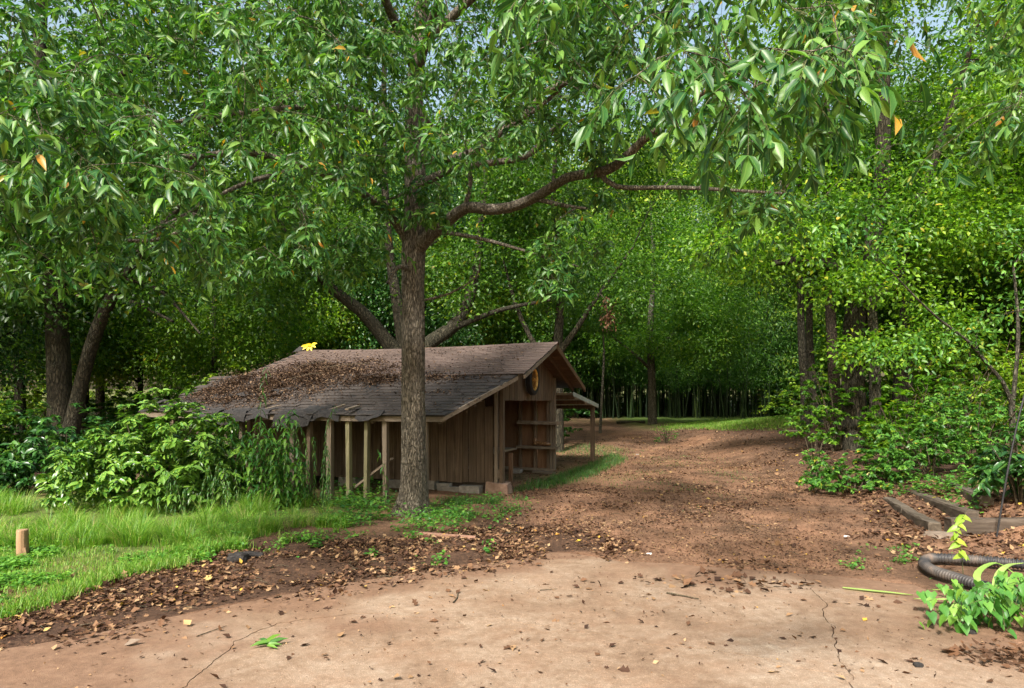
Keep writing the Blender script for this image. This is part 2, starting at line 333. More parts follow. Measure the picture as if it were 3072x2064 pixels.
def gp(px, py):                          # photo pixel -> point where its ray meets the terrain
    dx = (px - CX) / FPX; dz = -(py - HY) / FPX
    D = np.concatenate([np.arange(3, 30, .05), np.arange(30, 80, .2)]); z = EYE + dz * D - H(dx * D, D)
    i = np.argmax(z < 0); D = D[i]; return np.array([dx * D, D, h1(dx * D, D)])

def axis(lo, hi, dlo, dhi, fine):
    a = [dlo]; s = fine
    while a[-1] < dhi: a.append(a[-1] + fine)
    b = [a[-1]]
    while b[-1] < hi: s *= 1.22; b.append(b[-1] + min(s, 25))
    c = [a[0]]; s = fine
    while c[-1] > lo: s *= 1.22; c.append(c[-1] - min(s, 25))
    return np.array(c[::-1][:-1] + a + b[1:])
gx = axis(-300, 300, -8, 9, .085); gy = axis(-120, 400, 3, 17, .085)
XX, YY = np.meshgrid(gx, gy); ZZ = H(XX, YY)
nx, ny = len(gx), len(gy); i = (np.arange(ny - 1)[:, None] * nx + np.arange(nx - 1)[None]).ravel()
gm = np_mesh('ground', np.stack([XX, YY, ZZ], -1).reshape(-1, 3), np.stack([i, i + 1, i + nx + 1, i + nx], -1), None, True)
# wear masks with a shape of their own: bare clay ruts, dark humus, turf; the ruts also carry painted sun dapples
LIT = [g0(*p) for p in [(-900, 1900), (0, 1840), (250, 1760), (430, 1690), (800, 1620), (1250, 1620), (1500, 1560), (1750, 1590), (1900, 1640), (1700, 1655), (1560, 1676), (1250, 1715), (850, 1785), (380, 1880), (0, 1960), (-700, 2040)]]
xf, yf = XX.ravel(), YY.ravel()
nzm = fbm(xf * .8, yf * .8, 4, 31); nz2 = fbm(xf * 2.6, yf * 2.6, 3, 41)
humus = np.clip(inpoly(xf, yf, LIT) * 1. + sstep(.6, 0, pdist(xf, yf, LIT)) * .6 - (nz2 - .4) * .8, 0, 1)
pathx = .9 + np.clip(yf - 6, 0, 40) * .105
clay_sun = sstep(1.9, .2, np.abs(xf - pathx - (nzm - .47) * 2.2)) * (1 - sstep(17, 24, yf)) * sstep(6.4, 8.5, yf) * sstep(.36, .56, nzm + .1)
clay_sun = np.maximum(clay_sun, sstep(.4, .58, nz2) * .5 * (1 - sstep(12, 20, yf)))
turf = sstep(29.8, 31.2, yf - (nzm - .45) * 4) * sstep(4.5, 6.5, xf) * sstep(44, 40, yf) * sstep(24, 18, xf)
turf = np.maximum(turf, sstep(-3.2, -4.6, xf + (nzm - .45) * 2 + (yf - 7) * -.4) * sstep(6, 6.6, yf) * .8 * (1 - sstep(11, 13.5, yf)))
turf = np.maximum(turf, sstep(.5, .62, nzm) * .18 * sstep(13, 15, yf) * sstep(3.4, 1.5, xf - (yf - 14) * .15))
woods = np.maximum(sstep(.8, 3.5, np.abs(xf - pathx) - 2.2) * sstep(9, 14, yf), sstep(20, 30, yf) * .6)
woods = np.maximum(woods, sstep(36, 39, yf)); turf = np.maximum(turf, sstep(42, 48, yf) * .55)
for nm, arr in (('humus', humus), ('clay_sun', clay_sun), ('turf', turf), ('woods', np.clip(woods - turf, 0, 1))):
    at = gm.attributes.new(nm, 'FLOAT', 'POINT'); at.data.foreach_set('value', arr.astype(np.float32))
m, t, b = newmat('earth')
def attr(t, n): a = nd(t, 'Attribute'); a.attribute_name = n; return a.outputs['Fac']
v = coords(t); n1 = noise(t, 2.2, 8, v, .65); n2 = noise(t, 22, 6, v, .7); n3 = noise(t, 90, 3, v, .6)
c = ramp(t, [(.32, (.080, .044, .027)), (.50, (.170, .096, .058)), (.70, (.295, .178, .115))], mixc(t, .5, n1, n2))
n0 = noise(t, .55, 5, v, .6); c = mixc(t, .75, c, ramp(t, [(.36, (.62, .64, .62)), (.5, (1, 1, 1)), (.62, (1.55, 1.45, 1.35))], n0), 'MULTIPLY')
c = mixc(t, math_(t, 'MULTIPLY', attr(t, 'clay_sun'), .8), c, ramp(t, [(.3, (.22, .105, .055)), (.7, (.42, .235, .145))], n2))  # bare clay, mixed in strongly so its colour also gives the sun dapples
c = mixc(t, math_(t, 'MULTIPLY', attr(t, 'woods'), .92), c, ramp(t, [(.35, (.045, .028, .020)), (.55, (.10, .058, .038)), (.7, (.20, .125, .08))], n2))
c = mixc(t, math_(t, 'MULTIPLY', attr(t, 'humus'), .9), c, ramp(t, [(.35, (.035, .020, .014)), (.6, (.085, .048, .030)), (.75, (.18, .11, .065))], n2))
c = mixc(t, attr(t, 'turf'), c, ramp(t, [(.3, (.06, .10, .025)), (.7, (.13, .20, .04))], n2))
c = mixc(t, .6, c, ramp(t, [(.35, (.30, .30, .30)), (.62, (1.15, 1.15, 1.15))], n3), 'MULTIPLY')
t.links.new(c, b.inputs['Base Color']); b.inputs['Roughness'].default_value = .95; b.inputs['Specular IOR Level'].default_value = .15
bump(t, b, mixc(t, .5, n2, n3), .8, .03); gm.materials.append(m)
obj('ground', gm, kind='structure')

# driveway: three cracked slabs
m, t, b = newmat('worn_concrete'); v = coords(t)
n1 = noise(t, .75, 6, v, .6, .5); n2 = noise(t, 9, 6, v, .7); n3 = noise(t, 140, 2, v, .5); n4 = noise(t, 2.2, 5, v, .65)
c = ramp(t, [(.34, (.135, .086, .055)), (.47, (.205, .140, .094)), (.58, (.275, .205, .148)), (.72, (.385, .32, .25))], mixc(t, .4, n1, n2))
c = mixc(t, math_(t, 'MULTIPLY', ramp(t, [(.46, (0, 0, 0)), (.66, (1, 1, 1))], n4), .5), c, (.235, .145, .092))
n5 = noise(t, 30, 5, v, .75); c = mixc(t, .8, c, ramp(t, [(.30, (.45, .40, .36)), (.43, (.84, .82, .80)), (.56, (1.05, 1.05, 1.05)), (.64, (1.9, 1.85, 1.8))], mixc(t, .5, n3, n5)), 'MULTIPLY')
c = mixc(t, ramp(t, [(.62, (0, 0, 0)), (.68, (.7, .7, .7))], noise(t, 30, 4, v, .65)), c, (.10, .06, .042))
so_ = math_(t, 'ADD', attr(t, 'soil'), math_(t, 'MULTIPLY', math_(t, 'SUBTRACT', n2, .5), .9))
c = mixc(t, math_(t, 'MULTIPLY', ramp(t, [(.25, (0, 0, 0)), (.85, (1, 1, 1))], so_), .88), c, ramp(t, [(.3, (.095, .055, .035)), (.55, (.175, .102, .064)), (.75, (.26, .165, .11))], mixc(t, .5, n2, n5)))
t.links.new(c, b.inputs['Base Color']); b.inputs['Roughness'].default_value = .92; b.inputs['Specular IOR Level'].default_value = .15
bump(t, b, mixc(t, .45, n3, n2), .7, .012); CONCM = m
def rough_line(P, amp, n=4):
    P = [np.array(p, float) for p in P]
    for k in range(n):
        Q = []
        for a, c_ in zip(P[:-1], P[1:]):
            d = c_ - a; q = np.array([-d[1], d[0]]); Q += [a, (a + c_) / 2 + q * rng.uniform(-amp, amp)]
        P = Q + [P[-1]]
    return P
crA = rough_line([g0(2388, 1724), g0(2440, 1780), g0(2470, 1850), g0(2510, 1930), g0(2560, 2035), g0(2620, 2250), (2.2, 1.2), (2.2, -6)], .12)
iB = int(len(crA) * 4 / 7)
crB = rough_line([g0(-400, 2230), g0(300, 2200), g0(560, 2064), g0(620, 2010), g0(700, 1930), g0(830, 1875), g0(1000, 1855), g0(1150, 1846), g0(1400, 1855), g0(1600, 1880), g0(1830, 1905), g0(1950, 1940), g0(2300, 1985), tuple(crA[iB])], .12)
ce = rough_line(CONC[:24], .05, 3)
kA = int(np.argmin([np.hypot(*(p - crA[0])) for p in ce]))
def off(P, g):
    P = np.array(P); T = np.gradient(P, axis=0); T /= np.linalg.norm(T, axis=1)[:, None] + 1e-9
    return P + np.stack([T[:, 1], -T[:, 0]], 1) * (g * (.6 + .9 * rng.random(len(P))))[:, None]
EDGE = CONC[:24]
def soilmask(x, y):
    d = pdist(x, y, EDGE + EDGE[::-1]); nzs = fbm(x * 1.6, y * 1.6, 4, 51); n2s = fbm(x * 5, y * 5, 3, 52)
    m_ = 1.25 - d / .55 + (nzs - .47) * 3.2 + (n2s - .45) * 1.2
    m_ = np.maximum(m_, (-.9 - x + (y - 4.2) * -.15) * .55 + (nzs - .45) * 2.4 + (n2s - .45) * 1.)
    m_ = np.maximum(m_, (nzs - .62) * 4)
    return np.clip(m_, 0, 1)
def slab(poly, parent, z=.014):
    from mathutils.geometry import delaunay_2d_cdt
    poly = np.array([np.array(p, float) for p in poly]); n = len(poly)
    gx_ = np.arange(-7, 6, .11); gy_ = np.arange(2.2, 8, .11); GX, GY = np.meshgrid(gx_, gy_); GX = GX.ravel() + rng.normal(size=GX.size) * .02; GY = GY.ravel() + rng.normal(size=GX.size) * .02
    k = inpoly(GX, GY, poly.tolist()) & (pdist(GX, GY, poly.tolist()) > .05); pts = np.vstack([poly, np.stack([GX[k], GY[k]], 1)])
    vo, eo, fo, _, _, _ = delaunay_2d_cdt([Vector(p) for p in pts], [(i, (i + 1) % n) for i in range(n)], [], 1, 1e-6)
    vo = np.array([v_[:] for v_ in vo]); nv = len(vo); cnt = {}
    zt = z + (fbm(vo[:, 0] * .7, vo[:, 1] * .7, 3, 53) - .45) * .012
    F = []
    for f in fo:
        A, B, C = vo[f[0]], vo[f[1]], vo[f[2]]; f = list(f) if (B[0] - A[0]) * (C[1] - A[1]) - (B[1] - A[1]) * (C[0] - A[0]) > 0 else list(f)[::-1]
        F.append(f)
        for a_, b_ in zip(f, f[1:] + f[:1]): cnt[(a_, b_)] = 1
    V = np.vstack([np.column_stack([vo, zt]), np.column_stack([vo, np.full(nv, z - .09)])])
    for (a_, b_) in list(cnt):
        if (b_, a_) not in cnt: F.append([b_, a_, a_ + nv, b_ + nv])
    o = part('slab', V, F, CONCM, parent); at_ = o.data.attributes.new('soil', 'FLOAT', 'POINT'); sm = soilmask(vo[:, 0], vo[:, 1]); at_.data.foreach_set('value', np.concatenate([sm, sm * 0 + 1]).astype(np.float32)); return o
drv = obj('driveway', np_mesh('driveway', [(-9, -6, -.075), (6, -6, -.075), (6, 1.4, -.075), (-9, 1.4, -.075)], [[0, 1, 2, 3]], M['footing']), kind='structure')
gA = .0035; gB = .0022
slab(ce[:kA] + [p for p in off(crA[:iB + 1], gA)] + [p for p in off(crB, -gB)][::-1], drv)
slab([p for p in off(crB, gB)] + [p for p in off(crA[iB:], gA)] + [np.array((-6.5, -6.)), np.array((-6.4, 1.5))], drv, .011)
slab(ce[kA + 1:] + [np.array(p, float) for p in CONC[24:26]] + [p for p in off(crA, -gA)][::-1], drv, .013)

# ------------------------------------------------------------------ tree growing
def grow(limbs, att, q, jit=.12, sag=.12, r0=.006, tip=.0025):
    """limbs: arrays (n,4) of x,y,z,r.  Each attractor gets a twig from the nearest wood.  q: QB for the wood.  Returns twigs."""
    nodes = [np.concatenate([l[:, :3] for l in limbs])]; rad = [np.concatenate([l[:, 3] for l in limbs])]
    N = nodes[0]; RR = rad[0]
    d0 = np.array([np.min(np.linalg.norm(N - a, axis=1)) for a in att]); chains = []
    for a in att[np.argsort(d0)]:
        dd = np.linalg.norm(N - a, axis=1) + .25 * np.maximum(0, N[:, 2] - a[2] - .3); k = int(np.argmin(dd)); p = N[k]; L = np.linalg.norm(a - p)
        if L < .05: continue
        n = max(3, int(L / .22) + 1); t = np.linspace(0, 1, n)[:, None]
        c = p + (a - p) * t + np.array([0, 0, 1.]) * (np.sin(t * math.pi) * L * sag) + np.cumsum(rng.normal(size=(n, 3)), axis=0) * jit * .12 * np.sin(t * math.pi * .5)
        c[0] = p
        rs = min(RR[k] * .75, r0 + .0075 * L); r = np.linspace(max(rs, tip), tip, n)
        q.tube(c, r, 5); chains.append((c, r)); N = np.vstack([N, c[1:]]); RR = np.concatenate([RR, r[1:]])
    return chains
def blob_leaves(chains, per, spread, size, wid, T=T_DIA, updir=.9, flat=.55, r=rng, keep=.55):
    P = []; D = []
    for c, _ in chains:
        n = len(c); k0 = int(n * (1 - keep)); idx = r.integers(k0, n, per); off_ = r.normal(size=(per, 3)) * spread * np.array([1, 1, flat])
        P.append(c[idx] + off_); D.append(off_ * 1.2 + (c[-1] - c[0])[None] * .25)
    P = np.concatenate(P); D = norm(np.concatenate(D)) * .8 + rdir(len(P), r) * .8 + np.array([0, 0, -.35])
    U = rdir(len(P), r) * .75 + np.array([0, 0, updir])
    s = size * r.uniform(.65, 1.3, len(P)); return leaves(T, P, D, U, s, wid * r.uniform(.8, 1.2, len(P)))
def crown_pts(n, c, rad, shell=.55, lowcut=-.75, r=rng):
    out = []
    while len(out) < n:
        p = rdir(1, r)[0] * (shell + (1 - shell) * r.random()) ** (1 / 1.5)
        if p[2] < lowcut: continue
        if fbm(p[0] * 2.2 + c[0], p[1] * 2.2 + p[2] * 3.1 + c[1], 2, 77) < .37: continue
        out.append(np.array(c) + p * np.array(rad))
    return np.array(out)
def limbset(base, top, r, fork_z, crad, n=6, rr=rng):      # straight trunk with spreading limbs, local coordinates
    base = np.array(base, float); top = np.array(top, float); k = 14; tt = np.linspace(0, 1, k)[:, None]
    c = base + (top - base) * tt + np.cumsum(rr.normal(size=(k, 3)) * .05, axis=0) * tt
    R_ = r * (1 - .8 * tt[:, 0]) ; R_[0] *= 1.4; L = [np.hstack([c, R_[:, None]])]
    for j in range(n):
        f = fork_z + (1 - fork_z) * (j + .5) / n * .9; p = c[int(f * (k - 1))]; a = j * 2.4 + rr.random(); ln = crad * rr.uniform(.55, .8)
        e = p + np.array([math.cos(a) * ln, math.sin(a) * ln, ln * rr.uniform(.25, .7)]); mid = (p + e) / 2 + np.array([0, 0, .1 * ln])
        s = spline([p, mid, e], .4); L.append(np.hstack([s, np.linspace(r * .5 * (1 - f * .6), .02, len(s))[:, None]]))
    return L
def wood(L, q, n=10):
    for l in L: q.tube(l[:, :3], l[:, 3], n)

# ------------------------------------------------------------------ shed
OU = np.array([-.22, 12.4]); uu = np.array([-.946, .326]); vv = np.array([.326, .946])
def W(u, v, z):
    p = OU + uu * u + vv * v; return np.array([p[0], p[1], z])
def u_at(px, v):                          # u of the point on line v seen in photo column px
    k = (px - CX) / FPX; p = OU + vv * v; return (k * p[1] - p[0]) / (uu[0] - k * uu[1])
shed = empty('shed', W(2.8, 1.8, 0), 'low weathered brown plank shed with sagging shingled roof and an open end', 'shed')
def hexa(name, c8, mat, parent, jit=.0, label=None):
    V = np.array(c8, float); V = V + rng.normal(size=V.shape) * jit; return part(name, V, BOXF, mat, parent, label=label)
def sbox(name, u0, u1, v0, v1, z0, z1, mat, parent, jit=.003, **k):
    return hexa(name, [W(*p) for p in ((u0, v0, z0), (u0, v1, z0), (u1, v1, z0), (u1, v0, z0), (u0, v0, z1), (u0, v1, z1), (u1, v1, z1), (u1, v0, z1))], mat, parent, jit, **k)
RIDGE_V, RIDGE_Z, SL = 1.83, 2.84, .325
EV0, EV1 = -.30, 4.42
def zmain(u, v): return RIDGE_Z - SL * np.abs(v - RIDGE_V) - .05 * np.sin(np.clip(u, 0, 6) * .52) * (1 - .5 * np.abs(v - RIDGE_V) / 2)
LV0, LV1 = -.30, -1.95
def uright(v): return -.45 + (.2 + .45) * (v - LV0) / (LV1 - LV0)
def zlean(u, v):
    f = (v - LV0) / (LV1 - LV0); wav = (fbm(u * 1.3, v * 1.3, 3, 17) - .45)
    return 2.13 + (1.42 - 2.13) * f + .02 * f - .09 * f * (1 - f) * 2 + wav * .10 * f * sstep(1.2, 2.6, u) + .05 * f * sstep(4.5, 6.5, u)
def sheet(fu0, fu1, v0, v1, zf, th, nu=30, nv=10, dz=0.):
    vs = np.linspace(v0, v1, nv); V = []
    for lay in (0, -th):
        for v_ in vs:
            for s_ in np.linspace(0, 1, nu): u_ = fu0(v_) + (fu1(v_) - fu0(v_)) * s_; V.append(W(u_, v_, float(zf(u_, v_)) + lay + dz))
    F = []; n = nu * nv
    for a in range(nv - 1):
        for c_ in range(nu - 1):
            k = a * nu + c_; F.append([k, k + nu, k + nu + 1, k + 1]); F.append([n + k, n + k + 1, n + k + nu + 1, n + k + nu])
    loop = [a for a in range(nu)] + [a * nu + nu - 1 for a in range(1, nv)] + [(nv - 1) * nu + c_ for c_ in range(nu - 2, -1, -1)] + [a * nu for a in range(nv - 2, 0, -1)]
    for a, c_ in zip(loop, loop[1:] + loop[:1]): F.append([a, c_, c_ + n, a + n])
    return np.array(V), F
mr = part('main_roof', *sheet(lambda v: -.57, lambda v: 5.58, RIDGE_V + .001, EV0, zmain, .02), M['felt'], shed)
V, F = sheet(lambda v: -.57, lambda v: 5.58, RIDGE_V - .001, EV1, zmain, .008, dz=.012); part('rear_slope_covering', V, [f[::-1] for f in F], M['shingle_d'], mr)
# rear-slope boards seen from below at the gable overhang
nb = 13
for k in range(nb):
    v0 = RIDGE_V + .01 + (EV1 - RIDGE_V - .02) * k / nb; v1 = RIDGE_V + .01 + (EV1 - RIDGE_V - .02) * (k + 1) / nb - .008
    z0, z1 = float(zmain(0, v0)), float(zmain(0, v1))
    hexa('deck_board', [W(-.56, v0, z0 - .024), W(-.56, v1, z1 - .024), W(2.4, v1, z1 - .024), W(2.4, v0, z0 - .024), W(-.56, v0, z0 - .002), W(-.56, v1, z1 - .002), W(2.4, v1, z1 - .002), W(2.4, v0, z0 - .002)], M['deck'], mr, .001)
def rake(name, u, v0, v1, zf, h, th, mat, dz, par=None):
    P = [W(u, v0, float(zf(u, v0)) + dz), W(u + th, v0, float(zf(u, v0)) + dz), W(u + th, v1, float(zf(u, v1)) + dz), W(u, v1, float(zf(u, v1)) + dz)]
    c8 = [p - np.array([0, 0, h]) for p in P] + P; return hexa(name, c8, mat, par or shed, .002)
rake('rake_board', -.575, RIDGE_V - .0, EV1 + .02, zmain, .10, .03, M['deck'], -.004)
rake('rake_board', -.575, EV0, RIDGE_V - .02, zmain, .07, .03, M['board'], -.026)
rake('rake_board', 5.6, EV0, RIDGE_V, zmain, .08, .03, M['plank'], -.02)
for uo in (-.3, .55, 1.4, 2.3, 3.2, 4.1, 5.0):
    rake('rafter', uo, RIDGE_V, EV1 - .05, zmain, .10, .04, M['deck'], -.040); rake('rafter', uo, EV0 + .03, RIDGE_V - .02, zmain, .10, .04, M['deck'], -.040)
# shingles
def tabmesh(nm, wd, ln, th, mat):
    V = [(-wd / 2, 0, 0), (wd / 2, 0, 0), (wd / 2, ln, 0), (-wd / 2, ln, 0), (-wd / 2, 0, th), (wd / 2, 0, th), (wd / 2, ln, .002), (-wd / 2, ln, .002)]
    return np_mesh(nm, V, BOXF, mat)
TW, TL = .30, .135
tabA = tabmesh('shingle', TW * .972, TL * 1.3, .010, M['shingle']); tabB = tabmesh('dark_shingle', TW * .975, TL * 1.3, .010, M['shingle_d'])
def slope_mat(pos, slope_dv, rz, jit):     # x along -u (to the gable), y up-slope, z out
    x = np.array([-uu[0], -uu[1], 0]); y = norm(np.array([vv[0], vv[1], slope_dv])); z = np.cross(x, y)
    Mx = Matrix(((x[0], y[0], z[0], pos[0]), (x[1], y[1], z[1], pos[1]), (x[2], y[2], z[2], pos[2]), (0, 0, 0, 1)))
    return Mx @ Matrix.Rotation(rz, 4, 'Z') @ Matrix.Rotation(jit, 4, 'X')
def place_tabs(parent, me, tabs, limit=300):
    tabs.sort(key=lambda a: a[0]); org = ORG[parent.name]
    for k, (d_, pos, sdv, rz, jx) in enumerate(tabs[:limit]):
        o = bpy.data.objects.new('shingle', me); COL.objects.link(o); o.parent = parent
        o.matrix_local = slope_mat(pos - org, sdv, rz, jx)
    rest = tabs[limit:]
    if rest:
        v0 = np.array([list(v_.co) + [1] for v_ in me.vertices]).T; P = []
        for d_, pos, sdv, rz, jx in rest: P.append(((np.array(slope_mat(pos - org, sdv, rz, jx)) @ v0)[:3].T, BOXF))
        Vj, Fj = join(P); obj('far_shingles', np_mesh('far_shingles', Vj, Fj, me.materials[0]), parent, kind='stuff')
tabs = []
rows = int((RIDGE_V - EV0) * 1.05 / TL)
for r_ in range(rows + 1):
    v_ = EV0 - .05 + r_ * TL / 1.05
    for k in range(22):
        u_ = -.58 + TW / 2 + k * TW - (r_ % 2) * TW / 2 + .02 * math.sin(r_ * 3.1)
        if u_ > 5.5 or u_ < -.6: continue
        up1 = u_ < -.58 + TW / 2 - .01
        if up1: u_ = -.585 + TW / 2 + .01 * rng.random()
        p = W(u_, v_, float(zmain(u_, v_)) + (.0065 if up1 else .004)); tabs.append((p[1], p, SL, rng.normal() * .006, -.012 + rng.normal() * .006))
place_tabs(mr, tabA, tabs)
# ridge caps
for k in range(22):
    u_ = -.6 + k * .285
    for sgn in (1,):
        P = []
        for du in (0, .30):
            for dv, dz in ((-.12, -.030), (0, .026 + .004 * (du > .1)), (.12, -.030)):
                P.append(W(u_ + du, RIDGE_V + dv, float(zmain(u_ + du, RIDGE_V)) + dz + (.008 if du < .1 else .0)))
        P = np.array(P); part('ridge_shingle', P, [[0, 1, 4, 3], [1, 2, 5, 4]], M['shingle'], mr)
lr = part('lean_to_roof', *sheet(uright, lambda v: 5.62 + .8 * (v - LV0) / (LV1 - LV0), LV0, LV1, zlean, .022, 50, 14), M['felt'], shed)
tabs = []
rows = int((LV0 - LV1) * 1.08 / TL)
for r_ in range(rows + 1):
    v_ = LV1 - .03 + r_ * TL / 1.08
    for k in range(24):
        u_ = uright(v_) + TW / 2 - .02 + k * TW - (r_ % 2) * TW / 2 * 0 + (r_ % 2) * TW / 2
        if u_ > 6.2: continue
        if u_ > 2.0 and fbm(u_ * .9, v_ * 1.2, 2, 55) > .56: continue          # torn-off tabs
        curl = abs(rng.normal()) * .05 if u_ > 1.8 else abs(rng.normal()) * .01
        sl_ = (float(zlean(u_, v_ + .05)) - float(zlean(u_, v_ - .02))) / .07
        p = W(u_, v_, float(zlean(u_, v_)) + .005); tabs.append((p[1], p, sl_, rng.normal() * (.012 if u_ < 2 else .05), -curl))
place_tabs(lr, tabB, tabs)
# lean-to edge boards, eave boards, posts
Pk = [W(uright(LV0), LV0, float(zlean(-.4, LV0))), W(uright(LV1), LV1, float(zlean(.2, LV1)))]
hexa('rake_board', [Pk[0] + [0, 0, -.10], Pk[1] + [0, 0, -.09], Pk[1] + [-.03, .01, -.09], Pk[0] + [-.03, .01, -.10], Pk[0] + [0, 0, -.023], Pk[1] + [0, 0, -.023], Pk[1] + [-.03, .01, -.023], Pk[0] + [-.03, .01, -.023]], M['board'], shed, .003)
ub = [.2, 1.9, 3.4, 5.1, 6.4]
for a, c_ in zip(ub[:-1], ub[1:]):
    za, zb = float(zlean(a, LV1 + .05)) - .03, float(zlean(c_, LV1 + .05)) - .03
    hexa('eave_board', [W(a + .003, LV1 + .02, za - .09), W(a + .003, LV1 + .055, za - .09), W(c_, LV1 + .055, zb - .09), W(c_, LV1 + .02, zb - .09), W(a + .003, LV1 + .02, za), W(a + .003, LV1 + .055, za), W(c_, LV1 + .055, zb), W(c_, LV1 + .02, zb)], M['board'], shed, .006)
for k, u_ in enumerate(np.arange(.3, 6.2, .6)):
    za, zb = float(zlean(u_, LV0)) - .12, float(zlean(u_, LV1 + .07)) - .07
    hexa('rafter', [W(u_, LV0, za - .09), W(u_, LV1 + .06, zb - .09), W(u_ + .04, LV1 + .06, zb - .09), W(u_ + .04, LV0, za - .09), W(u_, LV0, za), W(u_, LV1 + .06, zb), W(u_ + .04, LV1 + .06, zb), W(u_ + .04, LV0, za)], M['plank'], shed, .003)
PV = LV1 + .12
for k, (px, wd, lean, mt) in enumerate([(1277, .07, .0, 'post'), (1157, .075, .0, 'post'), (1102, .06, .01, 'post_g'), (1046, .07, -.01, 'post_g'), (990, .10, .0, 'post'), (930, .07, .02, 'plank'), (880, .075, 0, 'post'), (727, .07, 0, 'post'), (685, .08, -.01, 'post'), (600, .08, 0, 'plank'), (520, .08, 0, 'plank')]):
    u_ = u_at(px, PV); zt = float(zlean(u_, PV)) - .035
    b0 = W(u_, PV, h1(*W(u_, PV, 0)[:2]) - .05)[2]
    hexa('post', [W(u_ - wd / 2 + lean, PV - .045, b0), W(u_ - wd / 2 + lean, PV + .045, b0), W(u_ + wd / 2 + lean, PV + .045, b0), W(u_ + wd / 2 + lean, PV - .045, b0),
                  W(u_ - wd / 2, PV - .045, zt), W(u_ - wd / 2, PV + .045, zt), W(u_ + wd / 2, PV + .045, zt), W(u_ + wd / 2, PV - .045, zt)], M[mt], shed, .004)
ua, uc = u_at(1065, PV + .1), u_at(1175, PV + .1)
part('brace', boxv(W(ua, PV + .07, .22), W(uc, PV + .07, .72), .035, .085, (vv[0], vv[1], 0.)), BOXF, M['board'], shed)
# front wall of the main body (under the lean-to)
fw = part('front_wall', np.concatenate([np.array([W(.13, .05, .30), W(5.6, .05, .36), W(5.6, .09, .36), W(.13, .09, .30), W(.13, .05, .39), W(5.6, .05, .45), W(5.6, .09, .45), W(.13, .09, .39)])]), BOXF, M['plank'], shed)
pxs = [1481, 1453.5, 1428, 1405, 1388, 1364.5, 1340, 1315, 1291, 1279]
ue = [u_at(p, 0) for p in pxs]
while ue[-1] < 5.5: ue.append(ue[-1] + rng.uniform(.15, .2))
for k in range(len(ue) - 1):
    a, c_ = ue[k] + .006, ue[k + 1] - .006; z0 = .16 + .012 * rng.normal() * .6 - .000; z1 = 1.56 if k < 1 else (1.62 + .06 * math.sin(k * 1.7) if k < 3 else 1.72 + .05 * rng.normal())
    d_ = rng.normal() * .006 + (.02 if k == 4 else 0)
    hexa('plank', [W(a, d_, z0), W(a, d_ + .022, z0), W(c_, d_ + .022, z0), W(c_, d_, z0), W(a, d_, z1), W(a, d_ + .022, z1), W(c_, d_ + .022, z1), W(c_, d_, z1)], M['plank'], fw, .002)
for u_, v_, wd, mt in ((.06, -.01, .055, 'post'), (-.03, .03, .065, 'plank')):
    sbox('post', u_ - wd / 2, u_ + wd / 2, v_ - .045, v_ + .045, .16, float(zmain(0, v_)) - .03, M[mt], shed)
sbox('spacer_block', .025, .035, -.03, .04, 1.05, 1.25, M['board'], shed); sbox('spacer_block', .004, .03, -.03, .04, .25, .42, M['board'], shed)
# gable siding
gw = part('gable_wall', np.array([W(.02, .1, 1.70), W(.02, 3.66, 1.70), W(.06, 3.66, 1.70), W(.06, .1, 1.70), W(.02, .1, 1.79), W(.02, 3.66, 1.79), W(.06, 3.66, 1.79), W(.06, .1, 1.79)]), BOXF, M['plank'], shed)
ng = 24; ve = np.linspace(.07, 3.70, ng + 1) + np.concatenate([[0], rng.normal(size=ng - 1) * .012, [0]])
for k in range(ng):
    a, c_ = ve[k] + .006, ve[k + 1] - .006; z0 = 1.675 + .004 * rng.normal(); za, zc = float(zmain(0, a)) - .03, float(zmain(0, c_)) - .03
    d_ = rng.normal() * .003
    hexa('plank', [W(d_, a, z0), W(d_, c_, z0), W(.018, c_, z0), W(.018, a, z0), W(d_, a, za), W(d_, c_, zc), W(.018, c_, zc), W(.018, a, za)], M['plank'], gw, .001)
# rear wall seen through the open end
RV = 3.64
rw = part('rear_wall', *join([(np.array([W(*p) for p in ((0, RV - .08, .04), (0, RV - .01, .04), (5.5, RV - .01, .1), (5.5, RV - .08, .1), (0, RV - .08, .10), (0, RV - .01, .10), (5.5, RV - .01, .17), (5.5, RV - .08, .17))]), BOXF)]), M['board'], shed)
up_ = [0.005, .40, .82, 1.25, 1.9, 2.6, 3.4, 4.2, 5.0, 5.55]
for k in range(len(up_) - 1):
    sbox('panel', up_[k] + .004, up_[k + 1] - .004, RV, RV + .02, .10, 2.2, M['ply'] if k < 3 else M['plank'], rw, .002)
for u_ in (.04, .115, .43, .80, 1.3, 2., 2.7, 3.5, 4.3):
    sbox('stud', u_ - .03, u_ + .03, RV - .075, RV - .003, .10, 2.15, M['post'] if u_ < .1 else M['plank'], rw, .003)
for (x0, x1, y0, y1, th) in ((1551, 1678, 1262, 1265, .075), (1549, 1669, 1336, 1341, .06)):
    ua, uc = u_at(x1, RV - .25), u_at(x0, RV - .25); D0, D1 = W(uc, RV - .25, 0)[1], W(ua, RV - .25, 0)[1]
    z0, z1 = EYE - (y0 - HY) / FPX * D0, EYE - (y1 - HY) / FPX * D1
    hexa('shelf', [W(ua, RV - .27, z1 - th), W(ua, RV - .076, z1 - th), W(uc, RV - .076, z0 - th), W(uc, RV - .27, z0 - th), W(ua, RV - .27, z1), W(ua, RV - .076, z1), W(uc, RV - .076, z0), W(uc, RV - .27, z0)], M['board'], shed, .002)
sbox('bench_board', .55, 1.6, 1.2, 2.6, .60, .64, M['board'], shed); sbox('bench_leg', u_at(1533, 1.5) - .035, u_at(1533, 1.5) + .035, 1.45, 1.53, 0, .60, M['ply'], shed)
